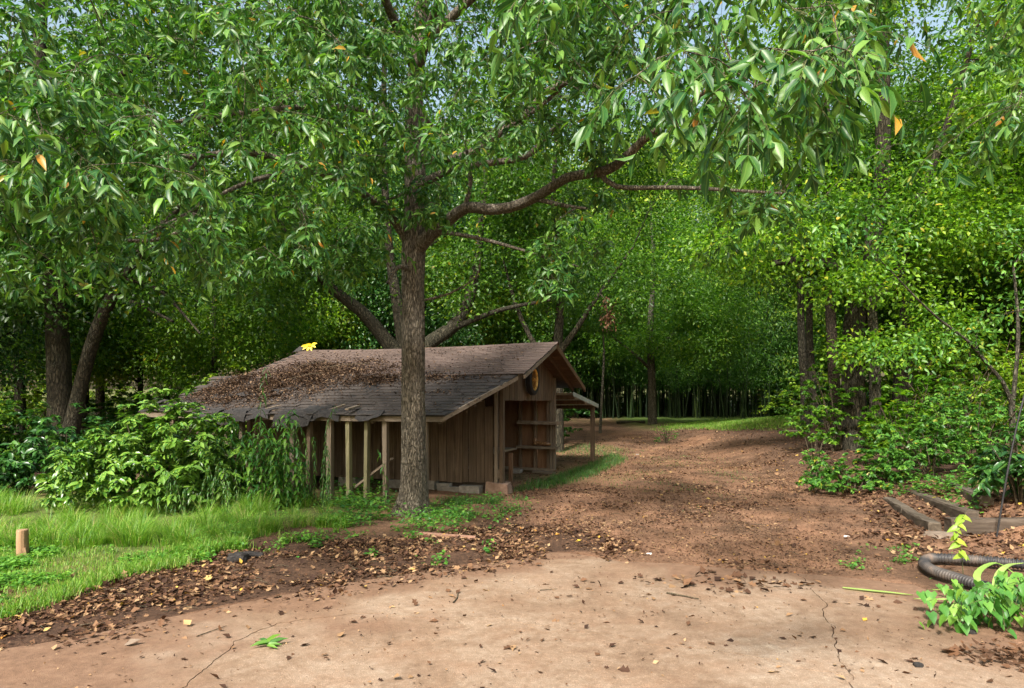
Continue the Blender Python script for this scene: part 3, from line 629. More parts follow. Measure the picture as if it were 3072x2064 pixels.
hexa('step_board', [W(-.08, RV - .35, .00), W(-.08, RV - .1, .00), W(.42, RV - .1, .02), W(.42, RV - .35, .02), W(-.08, RV - .35, .035), W(-.08, RV - .1, .035), W(.42, RV - .1, .055), W(.42, RV - .35, .055)], M['board'], shed)
sbox('corner_post', -.055, .0, RV - .06, RV + .02, .06, 2.2, M['post'], shed)
sbox('corner_post', 5.5, 5.6, -.02, .06, .02, 2.1, M['plank'], shed); sbox('corner_post', 5.5, 5.6, RV - .06, RV + .02, .1, 2.1, M['plank'], shed)
lw = sbox('end_wall', 5.56, 5.585, .07, RV - .07, .15, 2.1, M['plank'], shed)
# foundation pieces
def fblock(x0, x1, ytop, ybot, v, dep, mt='block', jit=.006):
    ua, uc = u_at(x1, v), u_at(x0, v); D = W((ua + uc) / 2, v, 0)[1]; zt = EYE - (ytop - HY) / FPX * D; zb = min(EYE - (ybot - HY) / FPX * D, .0)
    return sbox('foundation_block', ua, uc, v, v + dep, zb - .06, zt, M[mt], shed, jit)
fblock(1284, 1303, 1441, 1476, .0, .2); fblock(1318, 1379, 1462, 1486, -.12, .19); fblock(1377, 1437, 1459, 1486, -.14, .19)
fblock(1457, 1519, 1452, 1480, -.12, .3, 'footing', .02); fblock(1314, 1349, 1450, 1462, -.05, .12, 'block', .01); fblock(1230, 1275, 1455, 1480, .0, .2)
fblock(1537, 1560, 1408, 1432, RV - .3, .2); fblock(1614, 1662, 1428, 1442, RV - .36, .18, 'footing')
for u_ in (1.9, 3.0, 4.2, 5.4): sbox('foundation_block', u_, u_ + .4, .0, .2, -.08, .15, M['block'], shed, .008)
for u_ in (1.7, 2.8, 4.0, 5.2): sbox('foundation_block', u_, u_ + .4, RV - .15, RV + .04, -.08, .10, M['block'], shed, .008)
# corrugated rear lean-to
def corr():
    nu_, nv_ = 90, 4; V = []; us = np.linspace(-.42, 2.6, nu_)
    for lay in (0, -.004):
        for j in range(nv_):
            v_ = 3.75 + (6.62 - 3.75) * j / (nv_ - 1)
            for u_ in us: V.append(W(u_, v_, 1.86 - .105 * (v_ - 3.75) + .014 * math.sin(u_ * 2 * math.pi / .1) + lay))
    n = nu_ * nv_; F = []
    for a in range(nv_ - 1):
        for c_ in range(nu_ - 1): k = a * nu_ + c_; F += [[k, k + nu_, k + nu_ + 1, k + 1], [n + k, n + k + 1, n + k + nu_ + 1, n + k + nu_]]
    loop = list(range(nu_)) + [a * nu_ + nu_ - 1 for a in range(1, nv_)] + [(nv_ - 1) * nu_ + c_ for c_ in range(nu_ - 2, -1, -1)] + [a * nu_ for a in range(nv_ - 2, 0, -1)]
    for a, c_ in zip(loop, loop[1:] + loop[:1]): F.append([a, c_, c_ + n, a + n])
    return np.array(V), F
part('corrugated_roof', *corr(), M['metal'], shed)
# scalloped end trim of the corrugated sheet
V = []; n_ = 61
for k in range(n_):
    v_ = 3.8 + (6.64 - 3.8) * k / (n_ - 1); z = 1.875 - .105 * (v_ - 3.75); dz = .07 + (.035 if k % 2 else 0)
    for u_ in (-.43, -.425): V += [W(u_, v_, z + .012), W(u_, v_, z - dz)]
F = []
for k in range(n_ - 1):
    a = k * 4; F += [[a, a + 1, a + 5, a + 4], [a + 2, a + 6, a + 7, a + 3], [a, a + 4, a + 6, a + 2], [a + 1, a + 3, a + 7, a + 5]]
part('scalloped_trim', V, F, M['metal'], shed)
for u_, v_ in ((-.33, 6.38), (2.4, 6.38)):
    g_ = h1(*W(u_, v_, 0)[:2]); sbox('post', u_ - .055, u_ + .055, v_ - .055, v_ + .055, g_ - .05, 1.545, M['plank'], shed, .008)
for v_ in (4.1, 5.2, 6.4): sbox('purlin', -.38, 2.5, v_ - .03, v_ + .03, 1.735 - .105 * (v_ - 3.75), 1.838 - .105 * (v_ - 3.75), M['plank'], shed)
# torn felt flaps and broken boards on the lean-to
def flap(px, vs, wd, ln, seed, hang=.1, mat='felt'):
    u_ = u_at(px, vs); r2 = np.random.default_rng(seed); V = []
    nn = 7
    for a in range(nn):
        for c_ in range(nn):
            s_, t_ = a / (nn - 1), c_ / (nn - 1); v_ = vs - ln * t_; uk = u_ + wd * (s_ - .5) + .04 * math.sin(t_ * 4 + seed)
            zb = float(zlean(uk, max(v_, LV1))) + .03; over = max(0, LV1 - v_)
            V.append(W(uk + r2.normal() * .012, max(v_, LV1 - .05 - over * .3), zb - over * 1.3 + hang * .4 * math.sin(s_ * 5 + seed) * t_ + r2.normal() * .008))
    V = np.array(V); F = [[a * nn + c_, a * nn + c_ + 1, (a + 1) * nn + c_ + 1, (a + 1) * nn + c_] for a in range(nn - 1) for c_ in range(nn - 1)]
    part('felt_flap', V, F, M[mat], shed)
for k, (px, vs, wd, ln) in enumerate([(925, -1.75, .45, .36), (960, -1.6, .5, .42), (870, -1.8, .3, .34), (800, -1.7, .5, .33), (720, -1.75, .6, .34), (640, -1.75, .6, .33), (790, -.95, .9, .25), (860, -.8, .4, .2), (1010, -1.75, .5, .28), (545, -1.6, .5, .35), (500, -1.45, .25, .22), (1120, -1.8, .5, .22), (680, -1.1, .4, .2)]): flap(px, vs, wd, ln, k + 3)
for (x0, y0, x1, y1, d_) in ((985, 1240, 1035, 1222, 11.4), (800, 1235, 850, 1222, 11.9), (770, 1226, 830, 1215, 12.0), (820, 1240, 870, 1235, 11.8), (1040, 1236, 1075, 1226, 11.1)):
    part('broken_board', boxv(PX(x0, y0 - 6, d_), PX(x1, y1 - 6, d_ + .3), .07, .025), BOXF, M['board'], shed)
part('ridge_flap', [W(5.5, 1.75, 2.84), W(5.75, 1.7, 2.80), W(5.78, 1.9, 2.86), W(5.5, 1.9, 2.93), W(5.62, 1.8, 2.95)], [[0, 1, 4], [1, 2, 4], [2, 3, 4], [3, 0, 4]], M['felt'], shed)

# leaf litter and sticks on the roof
def litter_cover(u_, v_):
    e = np.exp(-(((u_ - 3.7) / 1.25) ** 2 + ((v_ + .05) / .85) ** 2) ** 1.5) * .95 + .9 * np.exp(-(((u_ - 4.9) / 1.15) ** 2 + ((v_ + .75) / .75) ** 2) ** 1.5) + .9 * np.exp(-(((u_ - 2.2) / 1.1) ** 2 + ((v_ + .45) / .22) ** 2)) + .55 * np.exp(-(((u_ - 1.0) / .45) ** 2 + ((v_ + 1.0) / .07) ** 2)) + .6 * np.exp(-(((u_ - .9) / .8) ** 2 + ((v_ + .42) / .08) ** 2))
    return e * (.55 + .9 * sstep(.33, .6, fbm(u_ * 2.2, v_ * 2.2, 3, 61)))
n = 110000; u_ = rng.uniform(-.2, 6.0, n); v_ = rng.uniform(-1.9, 1.75, n)
k = rng.random(n) < litter_cover(u_, v_) * .8 + .014; u_, v_ = u_[k], v_[k]
z = np.where(v_ > LV0, zmain(u_, v_), zlean(u_, v_)) + .018 + rng.random(len(u_)) ** 1.5 * .035 * np.clip(litter_cover(u_, v_), .2, 1)
P = np.stack([OU[0] + uu[0] * u_ + vv[0] * v_, OU[1] + uu[1] * u_ + vv[1] * v_, z], 1)
D = rdir(len(P)); D[:, 2] = D[:, 2] * .35; U = rdir(len(P)) * .7 + [0, 0, 1]
V, F = leaves(T_CURL, P, D, U, rng.uniform(.022, .062, len(P)), .5)
thing('roof_leaf_litter', V, F, M['roof_litter'], 'drift of dead brown leaves lying on the shed roof', 'leaf litter', kind='stuff')
def stick(P, r, label, mat='twig', name='stick', group=None):
    P = spline(np.array(P, float), .06); V, F = tube(P, np.linspace(r, r * .5, len(P)), 6)
    return thing(name, V, F, M[mat], label, 'stick', group=group, smooth=True)
for k, (ua, va, ub_, vb) in enumerate([(3.0, .5, 3.9, .2), (4.1, .75, 4.6, .3), (3.6, -.2, 4.2, -.5), (4.9, .1, 5.4, -.4)]):
    f_ = lambda a, c_: W(a, c_, float(zmain(a, c_) if c_ > LV0 else zlean(a, c_)) + .055)
    stick([f_(ua, va), f_((ua + ub_) / 2, (va + vb) / 2) + [0, 0, .02], f_(ub_, vb)], .009, 'thin fallen stick lying among the leaves on the shed roof', group='sticks on the shed roof')

# wheel on the gable
whc = W(-.12, 1.62, 1.65 + (1205 - 1139) / FPX * 13.9)
wheel = empty('wheel', whc - [0, 0, .31], 'old black tyre on a rusty golden wire-spoke rim, hung on the gable', 'wheel')
Ro = .32
prof = [(.215, -.045), (.24, -.06), (.275, -.065), (.298, -.055), (Ro, -.035), (Ro, -.018), (Ro - .008, -.016), (Ro - .008, -.010), (Ro, -.008), (Ro, .008), (Ro - .008, .010), (Ro - .008, .016), (Ro, .018), (Ro, .035), (.298, .055), (.275, .065), (.24, .06), (.215, .045), (.208, 0)]
ax = math.atan2(-uu[1], -uu[0])
def place(V):                              # wheel axis (local -Y) towards -u
    V = np.asarray(V); n_ = np.array([-uu[0], -uu[1], 0]); s_ = np.array([vv[0], vv[1], 0])
    return whc + V[:, 0:1] * s_ + V[:, 1:2] * (-n_) + V[:, 2:3] * np.array([0, 0, 1.])
V, F = lathe(prof, 56); part('tyre', place(V), F, M['tyre'], wheel, True)
V, F = lathe([(.214, -.044), (.222, -.05), (.214, -.052), (.200, -.045), (.185, -.02), (.182, .02), (.200, .045), (.212, .044)], 56); rim = part('rim', place(V), F, M['rim'], wheel, True)
V, F = lathe([(.002, -.062), (.03, -.06), (.04, -.05), (.045, -.02), (.048, .03), (.002, .03)], 28); part('hub', place(V), F, M['rim'], rim, True)
for k in range(36):
    a = k * 2 * math.pi / 36; a2 = a + (.42 if k % 2 else -.42); y0 = -.045 if (k // 2) % 2 else .0
    V, F = tube([(.042 * math.cos(a2), y0, .042 * math.sin(a2)), (.187 * math.cos(a), -.018, .187 * math.sin(a))], .0045, 5); part('spoke', place(V), F, M['spoke'], rim)
# bundle on the middle shelf
V, F = lathe([(.001, 0), (.05, .02), (.07, .1), (.05, .2), (.065, .3), (.045, .42), (.001, .45)], 14)
V = V[:, [1, 0, 2]]; V = V + .02 * (fbm(V[:, 0] * 18, V[:, 1] * 18 + V[:, 2] * 13, 2, 3)[:, None] - .5) * 2
p0 = PX(1612, 1330, 15.6); p0 = W(u_at(1652, RV - .18), RV - .18, EYE - (1338.5 - HY) / FPX * 15.7)
V2 = p0 + V[:, 0:1] * np.array([uu[0], uu[1], 0.1]) + V[:, 1:2] * np.array([vv[0], vv[1], 0]) * .8 + V[:, 2:3] * np.array([0, 0, .8]) + np.array([0, 0, .045])
V3, F3 = lathe([(.001, 0), (.05, .01), (.055, .05), (.03, .08), (.045, .12), (.02, .17), (.001, .18)], 12); V3 = V3[:, [0, 2, 1]]
V3 = p0 + uu[[0]][0] * 0 + V3 * 1. + np.array([uu[0] * .37, uu[1] * .37, .02]) + .012 * (fbm(V3[:, 0] * 30, V3[:, 2] * 30, 2, 5)[:, None] - .5)
Vb, Fb = join([(V2, F), (V3, F3)])
thing('cloth_bundle', Vb, Fb, M['bundle'], 'crumpled shiny brown bundle lying on the middle shelf', 'bundle', smooth=True)

# ------------------------------------------------------------------ the big tree beside the shed
def L4(rows): P = np.array([list(PX(x, y, D)) + [r] for x, y, D, r in rows]); return spline(P, .18)
tb = np.array([-1.46, 10.08, 0.])
trunk = spline(np.array([[-1.47, 10.08, -.08, .33], [-1.47, 10.08, .06, .28], [-1.46, 10.08, .22, .232], [-1.45, 10.08, .5, .202], [-1.455, 10.08, 1.0, .190], [-1.455, 10.07, 1.7, .184], [-1.455, 10.05, 2.6, .182], [-1.455, 10.05, 3.4, .178], [-1.45, 10.05, 3.9, .185], [-1.44, 10.05, 4.3, .168], [-1.42, 10.05, 4.9, .165], [-1.44, 10.05, 6, .14], [-1.34, 10.08, 7.5, .105], [-1.3, 10.2, 9.5, .06], [-1.2, 10.3, 11.5, .03]]), .06)
limbs = [L4(x) for x in (
    [(1252, 745, 10.0, .12), (1290, 705, 9.9, .10), (1340, 665, 9.8, .088), (1400, 622, 9.6, .08), (1460, 628, 9.4, .076), (1530, 622, 9.2, .072), (1620, 585, 8.8, .064), (1700, 533, 8.5, .058), (1790, 518, 8.2, .06), (1850, 495, 8.0, .055), (1930, 420, 7.6, .045), (2050, 330, 7, .03), (2200, 200, 6.3, .02)],
    [(1395, 620, 9.6, .035), (1412, 545, 9.5, .03), (1400, 450, 9.2, .02)],
    [(1600, 595, 8.9, .032), (1700, 618, 8.5, .025), (1760, 625, 8.2, .015)],
    [(1800, 515, 8.2, .035), (1850, 560, 8., .03), (2050, 563, 7.5, .022), (2350, 580, 6.8, .012)],
    [(1250, 560, 10, .07), (1350, 510, 9.8, .05), (1453, 491, 9.5, .045), (1585, 467, 9.2, .04), (1660, 387, 8.9, .035), (1720, 330, 8.5, .02)],
    [(1250, 480, 10, .08), (1380, 470, 10, .06), (1440, 440, 9.9, .055), (1585, 335, 9.7, .052), (1628, 278, 9.5, .047), (1722, 236, 9.2, .04), (1800, 150, 8.7, .02)],
    [(1585, 345, 9.7, .03), (1690, 250, 9.4, .03), (1660, 130, 9.2, .025), (1600, 30, 9, .02)],
    [(1290, 705, 9.9, .035), (1340, 698, 9.8, .03), (1450, 718, 9.5, .026), (1560, 748, 9.0, .02), (1660, 780, 8.5, .014), (1740, 800, 8.1, .008)],
    [(1225, 720, 10, .09), (1195, 680, 9.9, .065), (1150, 625, 9.7, .055), (1030, 545, 9.2, .05), (911, 502, 8.8, .047), (755, 458, 8.3, .042), (604, 467, 7.8, .034), (425, 481, 7.2, .028), (236, 472, 6.6, .02), (40, 440, 6.2, .012)],
    [(905, 505, 8.8, .035), (800, 530, 8.4, .03), (708, 561, 8, .024), (560, 640, 7.5, .014), (440, 700, 7.2, .01)],
    [(604, 467, 7.8, .022), (560, 520, 7.7, .02), (470, 570, 7.5, .012)],
    [(1225, 430, 10, .07), (1100, 340, 9.5, .05), (960, 320, 8.8, .04), (800, 330, 8, .03), (620, 350, 7.4, .022), (450, 380, 7, .012)],
    [(1225, 805, 9.92, .042), (1200, 800, 9.8, .034), (1180, 815, 9.7, .028), (1163, 850, 9.6, .022)],
    [(1240, 560, 10, .04), (1198, 588, 9.85, .02), (1150, 600, 9.7, .01)],
    [(1245, 250, 10, .08), (1300, 50, 9, .06), (1450, -300, 7, .045), (1750, -550, 5, .03), (2000, -500, 3.9, .02), (2250, -250, 3.3, .012)],
    [(1240, 200, 10, .07), (1100, -100, 8.5, .05), (800, -400, 6.5, .04), (400, -400, 5.2, .025), (150, -200, 4.6, .015)],
    [(1245, 300, 10, .06), (1250, 330, 11.5, .05), (1300, 380, 13, .03), (1350, 420, 14.5, .015)],
    [(1250, 150, 10, .07), (1600, -150, 8.5, .05), (2200, -350, 6.5, .04), (2700, -350, 5.2, .03), (3000, -200, 4.8, .02)],
    [(1275, 900, 9.95, .02), (1350, 880, 9.8, .016), (1430, 830, 9.7, .01), (1440, 780, 9.6, .006)],
    [(455, 715, 7.3, .02), (380, 720, 7.2, .022), (300, 716, 7.1, .018), (230, 710, 7, .01)],
)]
limbs[-1] = np.vstack([L4([(620, 560, 7.9, .02), (570, 660, 7.5, .02), (500, 715, 7.3, .02), (380, 722, 7.2, .018), (260, 712, 7, .01)])])
th_noise = lambda k, th, P: 1 + .13 * np.sin(th * 4 + .4) * np.exp(-np.clip(P[:, 2:3], 0, 9) * 2.2) + .11 * (fbm(th * 6.2 + .25 * np.sin(P[:, 2:3] * 3), P[:, 2:3] * 3.0 + th * 0, 3, 23) - .45) + .10 * (fbm(th * 11 + .2 * np.sin(P[:, 2:3] * 7), P[:, 2:3] * 5 + th * 0, 2, 29) - .45)
tree = empty('hickory_tree', tb, 'tall tree with pale furrowed trunk and spreading limbs in front of the shed', 'tree')
q = QB(); q.add(*tube(trunk[:, :3], trunk[:, 3] * .94, 110, rfun=th_noise)); V, F = q.get(); part('trunk', V, F, M['bark_main'], tree, True)
q = QB(); wood(limbs, q, 12)
# where the crown carries leaves (pixel and depth ranges of its drooping skirts)
att = []
def zone(n, x0, x1, y0, y1, d0, d1, ok=lambda x, y: True):
    k = 0
    while k < n:
        x, y, D = rng.uniform(x0, x1), rng.uniform(y0, y1), rng.uniform(d0, d1)
        if not ok(x, y): continue
        p = PX(x, y, D)
        if fbm(np.array([p[0] * .95]), np.array([p[2] * 1.3 + p[1] * .6]), 2, 88)[0] < rng.uniform(.30, .46): continue
        att.append(p); k += 1
lowR = lambda x: np.interp(x, [1300, 1500, 1700, 1900, 2100, 2300, 2500, 2800, 3100], [60, 300, 440, 530, 590, 620, 560, 480, 430])
zone(15, 1600, 2600, -120, 560, 2.3, 3.0, lambda x, y: y < lowR(x) - 290)
zone(32, 1500, 2900, -160, 600, 3.1, 4.8, lambda x, y: y < lowR(x) - 190)
zone(125, 1450, 3150, -160, 700, 4.4, 8.5, lambda x, y: y < lowR(x) - 20)
lowL = lambda x: np.interp(x, [-100, 200, 500, 800, 950, 1100], [780, 820, 800, 830, 640, 430])
zone(350, -150, 1060, -60, 860, 5.2, 9.2, lambda x, y: y < lowL(x))
zone(50, -150, 800, 150, 560, 4.2, 5.6, lambda x, y: y < lowL(x) - 180)
zone(250, 750, 1850, -200, 560, 7, 11.5, lambda x, y: not (1150 < x < 1330 and y > 440) and y < np.interp(x, [850, 1200, 1500, 1750], [640, 500, 460, 440]))
zone(26, 1620, 1830, 700, 850, 7.6, 8.8); zone(26, 1000, 1190, 470, 760, 8.6, 9.8); zone(14, 1230, 1330, 520, 640, 9.0, 9.6); zone(46, 1120, 1400, 20, 530, 8.2, 9.6); zone(40, 1000, 1700, 30, 420, 6.2, 8.5)
zone(10, 1680, 1900, 560, 680, 8, 8.8); zone(30, 600, 1100, 560, 880, 8, 9.6); zone(16, 1950, 2500, 560, 760, 6.8, 8.5)
zone(60, 800, 2000, -900, -150, 6, 12); zone(70, 1500, 2100, -150, 200, 5.5, 9); zone(60, 100, 1300, -120, 120, 8, 12); zone(22, 900, 1600, 150, 500, 11.5, 15)
att = np.array(att)
ch = grow(limbs, att, q, .12, .08, .007)
# compound drooping leaves
P = []; D = []; U = []; SZ = []
rach = QB()
for c_, r_ in ch:
    n = len(c_); nl = 6
    for j in range(nl):
        k = n - 1 if j < 3 else int(rng.integers(max(1, n - 4), n)); p = c_[k]; a = rng.uniform(0, 2 * math.pi)
        dirn = norm(np.array([math.cos(a), math.sin(a), -.25]) + norm(c_[-1] - c_[-2]) * .5); L = rng.uniform(.13, .24)
        tt = np.linspace(0, 1, 5)[:, None]; rc = p + dirn * L * tt + np.array([0, 0, -1.]) * (L * .55 * tt ** 2)
        rach.tube(rc, np.linspace(.0022, .0012, 5), 3)
        side = norm(np.cross(dirn, [0, 0, 1.]))
        for s_ in range(2, 5):
            for sg in ((-1, 1) if s_ < 4 else (-1, 0, 1)):
                P.append(rc[s_]); dd = dirn * (.55 if sg else 1) + side * sg * .8 + np.array([0, 0, rng.uniform(-1.15, -.3) if p[1] < 4.5 else rng.uniform(-.9, .15)]) + rng.normal(size=3) * .3
                D.append(dd); U.append(np.array([0, 0, 1.]) + dirn * .5 + rng.normal(size=3) * .6); SZ.append((.8 if p[1] < 3.4 else 1.) * rng.uniform(.06, .14) * (1.15 if sg == 0 else .95))
P = np.array(P); D = np.array(D); U = np.array(U); SZ = np.array(SZ)
part('branches', *q.get(), M['bark_main'], tree, True); rv, rf = rach.get()
TLn = T_lance(.30, .10, .75, .85); WID = .36
vis = (P[:, 1] > 1.5); sx = CX + P[:, 0] / P[:, 1] * FPX; sy = HY - (P[:, 2] - EYE) / P[:, 1] * FPX
inf = (sx > 20) & (sx < 3050) & (sy > 20) & (sy < 1200); score = np.where(inf, SZ / P[:, 1], 0); order = np.argsort(-score); big = np.zeros(len(P), bool); big[order[:300]] = True
V, F = leaves(TLn, P[~big], D[~big], U[~big], SZ[~big], WID)
crown = part('crown', V, F, M['leaf_main'], tree, True, kind='stuff'); add_rib(crown.data, TLn, int((~big).sum()))
part('leaf_stalks', rv, rf, M['stem'], crown, kind='stuff')
lm = np_mesh('leaf', TLn[0] * np.array([1, WID, 1]), TLn[1], M['leaf_main'], True); add_rib(lm, TLn, 1)
def place_leaves(me, parent, P, D, U, SZ):
    d, b_, n_ = frames(D, U); org = ORG[parent.name]
    for p, a, c_, e, s_ in zip(P, d, b_, n_, SZ):
        o = bpy.data.objects.new('leaf', me); COL.objects.link(o); o.parent = parent; p = p - org
        o.matrix_local = Matrix(((a[0] * s_, c_[0] * s_, e[0] * s_, p[0]), (a[1] * s_, c_[1] * s_, e[1] * s_, p[1]), (a[2] * s_, c_[2] * s_, e[2] * s_, p[2]), (0, 0, 0, 1)))
place_leaves(lm, crown, P[big], D[big], U[big], SZ[big])

# ------------------------------------------------------------------ trees of the wood
def make_tree(name, base, trunks, catts, bark, leaf, label, per=90, spread=.38, size=.12, wid=.6, group=None, T=T_DIA, sides=12, sag=.1, keep=.55):
    o = empty(name, base, label, 'tree', group); q = QB(); wood(trunks, q, sides); V, F = q.get(); part('trunk', V, F, bark, o, True)
    q = QB(); chn = grow(trunks[1:] if len(trunks) > 1 else trunks, catts, q, .2, sag, .012)
    part('twigs', *q.get(), bark, o, True, kind='stuff')
    V, F = blob_leaves(chn, per, spread, size, wid, T, keep=keep); part('crown', V, F, leaf, o, kind='stuff'); return o
def SP(rows, base):                         # (px, py, D, r) polyline
    return spline(np.array([list(PX(x, y, D)) + [r] for x, y, D, r in rows]), .4)
def gz(p): return np.array([p[0], p[1], h1(p[0], p[1])])
# left pair of trunks
b1 = gz(PX(185, 1404, 16.5))
t1 = [SP([(182, 1420, 16.5, .36), (182, 1330, 16.5, .30), (180, 1190, 16.5, .27), (172, 1000, 16.5, .25), (165, 850, 16.5, .24), (168, 600, 16.5, .2), (120, 200, 16.5, .15), (150, -300, 16.5, .08)], b1),
      SP([(200, 1350, 16.4, .22), (235, 1190, 16.3, .16), (270, 1050, 16.1, .15), (320, 920, 15.9, .14), (375, 830, 15.7, .13), (470, 700, 15.3, .1), (600, 550, 15, .06)], b1),
      SP([(330, 880, 15.8, .05), (430, 920, 15.5, .04), (520, 965, 15.2, .03)], b1), SP([(370, 835, 15.7, .06), (480, 870, 15.4, .04), (600, 1000, 15, .02)], b1),
      SP([(165, 700, 16.5, .12), (20, 480, 15.8, .08), (-150, 300, 15, .04)], b1), SP([(160, 500, 16.5, .12), (330, 260, 15.5, .08), (520, 120, 14.8, .04)], b1)]
make_tree('forked_tree', b1, t1, np.vstack([crown_pts(200, PX(180, 300, 16), (5.2, 4.2, 4.6), .4), crown_pts(60, PX(150, 820, 15.5), (3.2, 2, 1.5), .3)]), M['bark_dark'], M['leaf_a'], 'dark tree with an upright trunk and a leaning second trunk behind the shrubs', 130, .42, .13, .6)
# tree behind the shed with two leaning limbs in a V
b2 = gz(PX(1215, 1300, 21))
t2 = [SP([(1215, 1400, 21, .42), (1213, 1200, 21, .36), (1210, 1080, 21, .33)], b2), SP([(1212, 1090, 21, .28), (1150, 1010, 20.8, .22), (1080, 930, 20.5, .19), (1000, 870, 20.2, .15), (900, 760, 20, .1), (800, 600, 19.6, .06)], b2),
      SP([(1216, 1085, 21, .28), (1300, 1020, 21, .22), (1380, 960, 21, .2), (1420, 850, 21.2, .15), (1440, 700, 21.5, .11), (1470, 400, 22, .07)], b2),
      SP([(1212, 1060, 21, .2), (1190, 900, 21.2, .17), (1165, 720, 21.4, .13), (1150, 400, 21.6, .1), (1160, 0, 22, .06)], b2), SP([(1360, 985, 21, .1), (1500, 930, 20.4, .07), (1650, 900, 20, .04)], b2)]
make_tree('spreading_tree', b2, t2, np.vstack([crown_pts(230, PX(1200, 380, 21.5), (6.5, 4.5, 5.5), .4), crown_pts(40, PX(850, 800, 20), (2.5, 2, 2), .3), crown_pts(30, PX(1480, 840, 21.5), (2.6, 2, 1.6), .3)]), M['bark_dark'], M['leaf_a'], 'dark tree behind the shed forking into two wide leaning limbs', 130, .45, .13, .6)
b3 = gz(PX(1680, 1300, 21.5))
t3 = [SP([(1675, 1420, 21.5, .2), (1673, 1150, 21.5, .17), (1674, 1030, 21.5, .15), (1682, 900, 21.5, .13), (1685, 800, 21.5, .11), (1660, 600, 21.5, .08), (1680, 300, 21.5, .04)], b3), SP([(1676, 1060, 21.5, .12), (1730, 985, 21.3, .09), (1800, 880, 21, .06), (1900, 740, 20.8, .03)], b3), SP([(1672, 1130, 21.5, .1), (1590, 1010, 21.4, .08), (1545, 905, 21.4, .06), (1510, 780, 21.2, .03)], b3)]
make_tree('slender_tree', b3, t3, np.vstack([crown_pts(150, PX(1700, 500, 21.5), (4.2, 3.4, 4.2), .35), crown_pts(30, PX(1760, 850, 20.8), (2, 1.6, 1.2), .3)]), M['bark_dark'], M['leaf_b'], 'slender forked tree rising behind the shed ridge at its gable end', 130, .42, .12, .55)
tdc = bpy.data.objects['slender_tree']; P = PX(1826, 945, 20.6) + rng.normal(size=(160, 3)) * [.13, .13, .22]; V, F = leaves(T_CURL, P, rdir(160) + [0, 0, -1], rdir(160), rng.uniform(.08, .15, 160), .5); dcl = part('dead_leaf_clump', V, F, M['leaf_dead'], tdc, kind='stuff', label='brown clump of dead hanging leaves')
V, F = tube(spline(np.array([PX(1800, 880, 21), PX(1815, 900, 20.8), PX(1826, 945, 20.6)]), .1), .012, 5); part('dead_branch', V, F, M['twig'], tdc)
# young trees by the lawn
b4 = gz(PX(1957, 1272, 31)); D4 = b4[1]
t4 = [SP([(1957, 1280, D4, .23), (1957, 1240, D4, .20), (1955, 1120, D4, .18), (1950, 1000, D4, .15), (1960, 800, D4, .09), (1950, 600, D4, .04)], b4), SP([(1955, 1110, D4, .08), (1900, 1060, D4 - .5, .06), (1800, 980, D4 - 1, .03)], b4), SP([(1953, 1060, D4, .08), (2050, 980, D4 - .5, .06), (2150, 930, D4 - 1, .03)], b4)]
make_tree('lawn_tree', b4, t4, np.vstack([crown_pts(190, PX(1930, 860, D4), (5.0, 4, 3.9), .4, -.95), crown_pts(45, PX(2080, 1010, D4 - 2), (2.6, 1.5, 1.6), .3)]), M['bark_grey'], M['leaf_b'], 'rounded young tree with a straight grey trunk standing before the bamboo', 170, .4, .13, .5)
b5 = gz(PX(1808, 1310, 21.)); b5 = gp(1802, 1300); D5 = b5[1]
t5 = [SP([(1800, 1312, D5, .07), (1803, 1240, D5, .055), (1808, 1150, D5, .05), (1812, 1050, D5, .04), (1805, 950, D5, .02)], b5)]
make_tree('sapling', b5, t5, crown_pts(50, PX(1815, 930, D5), (1.7, 1.5, 1.3), .35), M['bark_grey'], M['leaf_b'], 'thin single-stemmed sapling beside the corrugated lean-to post', 100, .28, .10, .5)
# right-hand group
b6 = gz(PX(2565, 1360, 17.2)); D6 = b6[1]
t6 = [SP([(2572, 1420, D6, .42), (2570, 1340, D6, .36), (2562, 1230, D6, .29), (2560, 1100, D6, .27), (2563, 980, D6, .265), (2580, 880, D6, .26), (2600, 820, D6, .22), (2640, 600, D6, .2), (2650, 200, D6, .15), (2640, -300, D6, .08)], b6),
      SP([(2572, 900, D6, .24), (2530, 840, D6 - .2, .19), (2480, 800, D6 - .4, .16), (2400, 780, D6 - .6, .12), (2320, 790, D6 - .8, .07)], b6), SP([(2500, 815, D6 - .3, .17), (2450, 750, D6 - .5, .15), (2400, 700, D6 - .8, .1), (2300, 640, D6 - 1, .05)], b6),
      SP([(2575, 960, D6 + .05, .20), (2620, 890, D6 + .1, .21), (2680, 850, D6 + .2, .2), (2715, 870, D6 + .3, .2), (2725, 960, D6 + .4, .2), (2712, 1080, D6 + .5, .22), (2705, 1250, D6 + .5, .25), (2705, 1420, D6 + .5, .33)], b6),
      SP([(2690, 840, D6 + .2, .15), (2740, 650, D6, .12), (2850, 350, D6 - .5, .08), (2950, 0, D6 - 1, .05)], b6)]
t6[0:0] = [t6.pop(0)]
make_tree('old_twin_trunk_tree', b6, t6, np.vstack([crown_pts(210, PX(2650, 330, D6), (4.8, 4, 4.6), .35), crown_pts(30, PX(2330, 740, D6 - 1), (1.8, 1.4, .9), .3), crown_pts(30, PX(2850, 700, D6 - .5), (2.0, 1.6, 1.2), .3), crown_pts(9, PX(2620, 1050, D6 - 1.1), (1.1, .4, .3), .2), crown_pts(14, PX(2600, 840, D6 - 1.2), (1.3, .4, .5), .2), crown_pts(16, PX(2820, 980, D6 - .6), (1.2, .8, 1.1), .2)]), M['bark_dark'], M['leaf_b'], 'massive dark twin-trunk tree with an arched limb at the path edge', 130, .38, .115, .62)
b7 = gp(2508, 1292); D7 = b7[1]
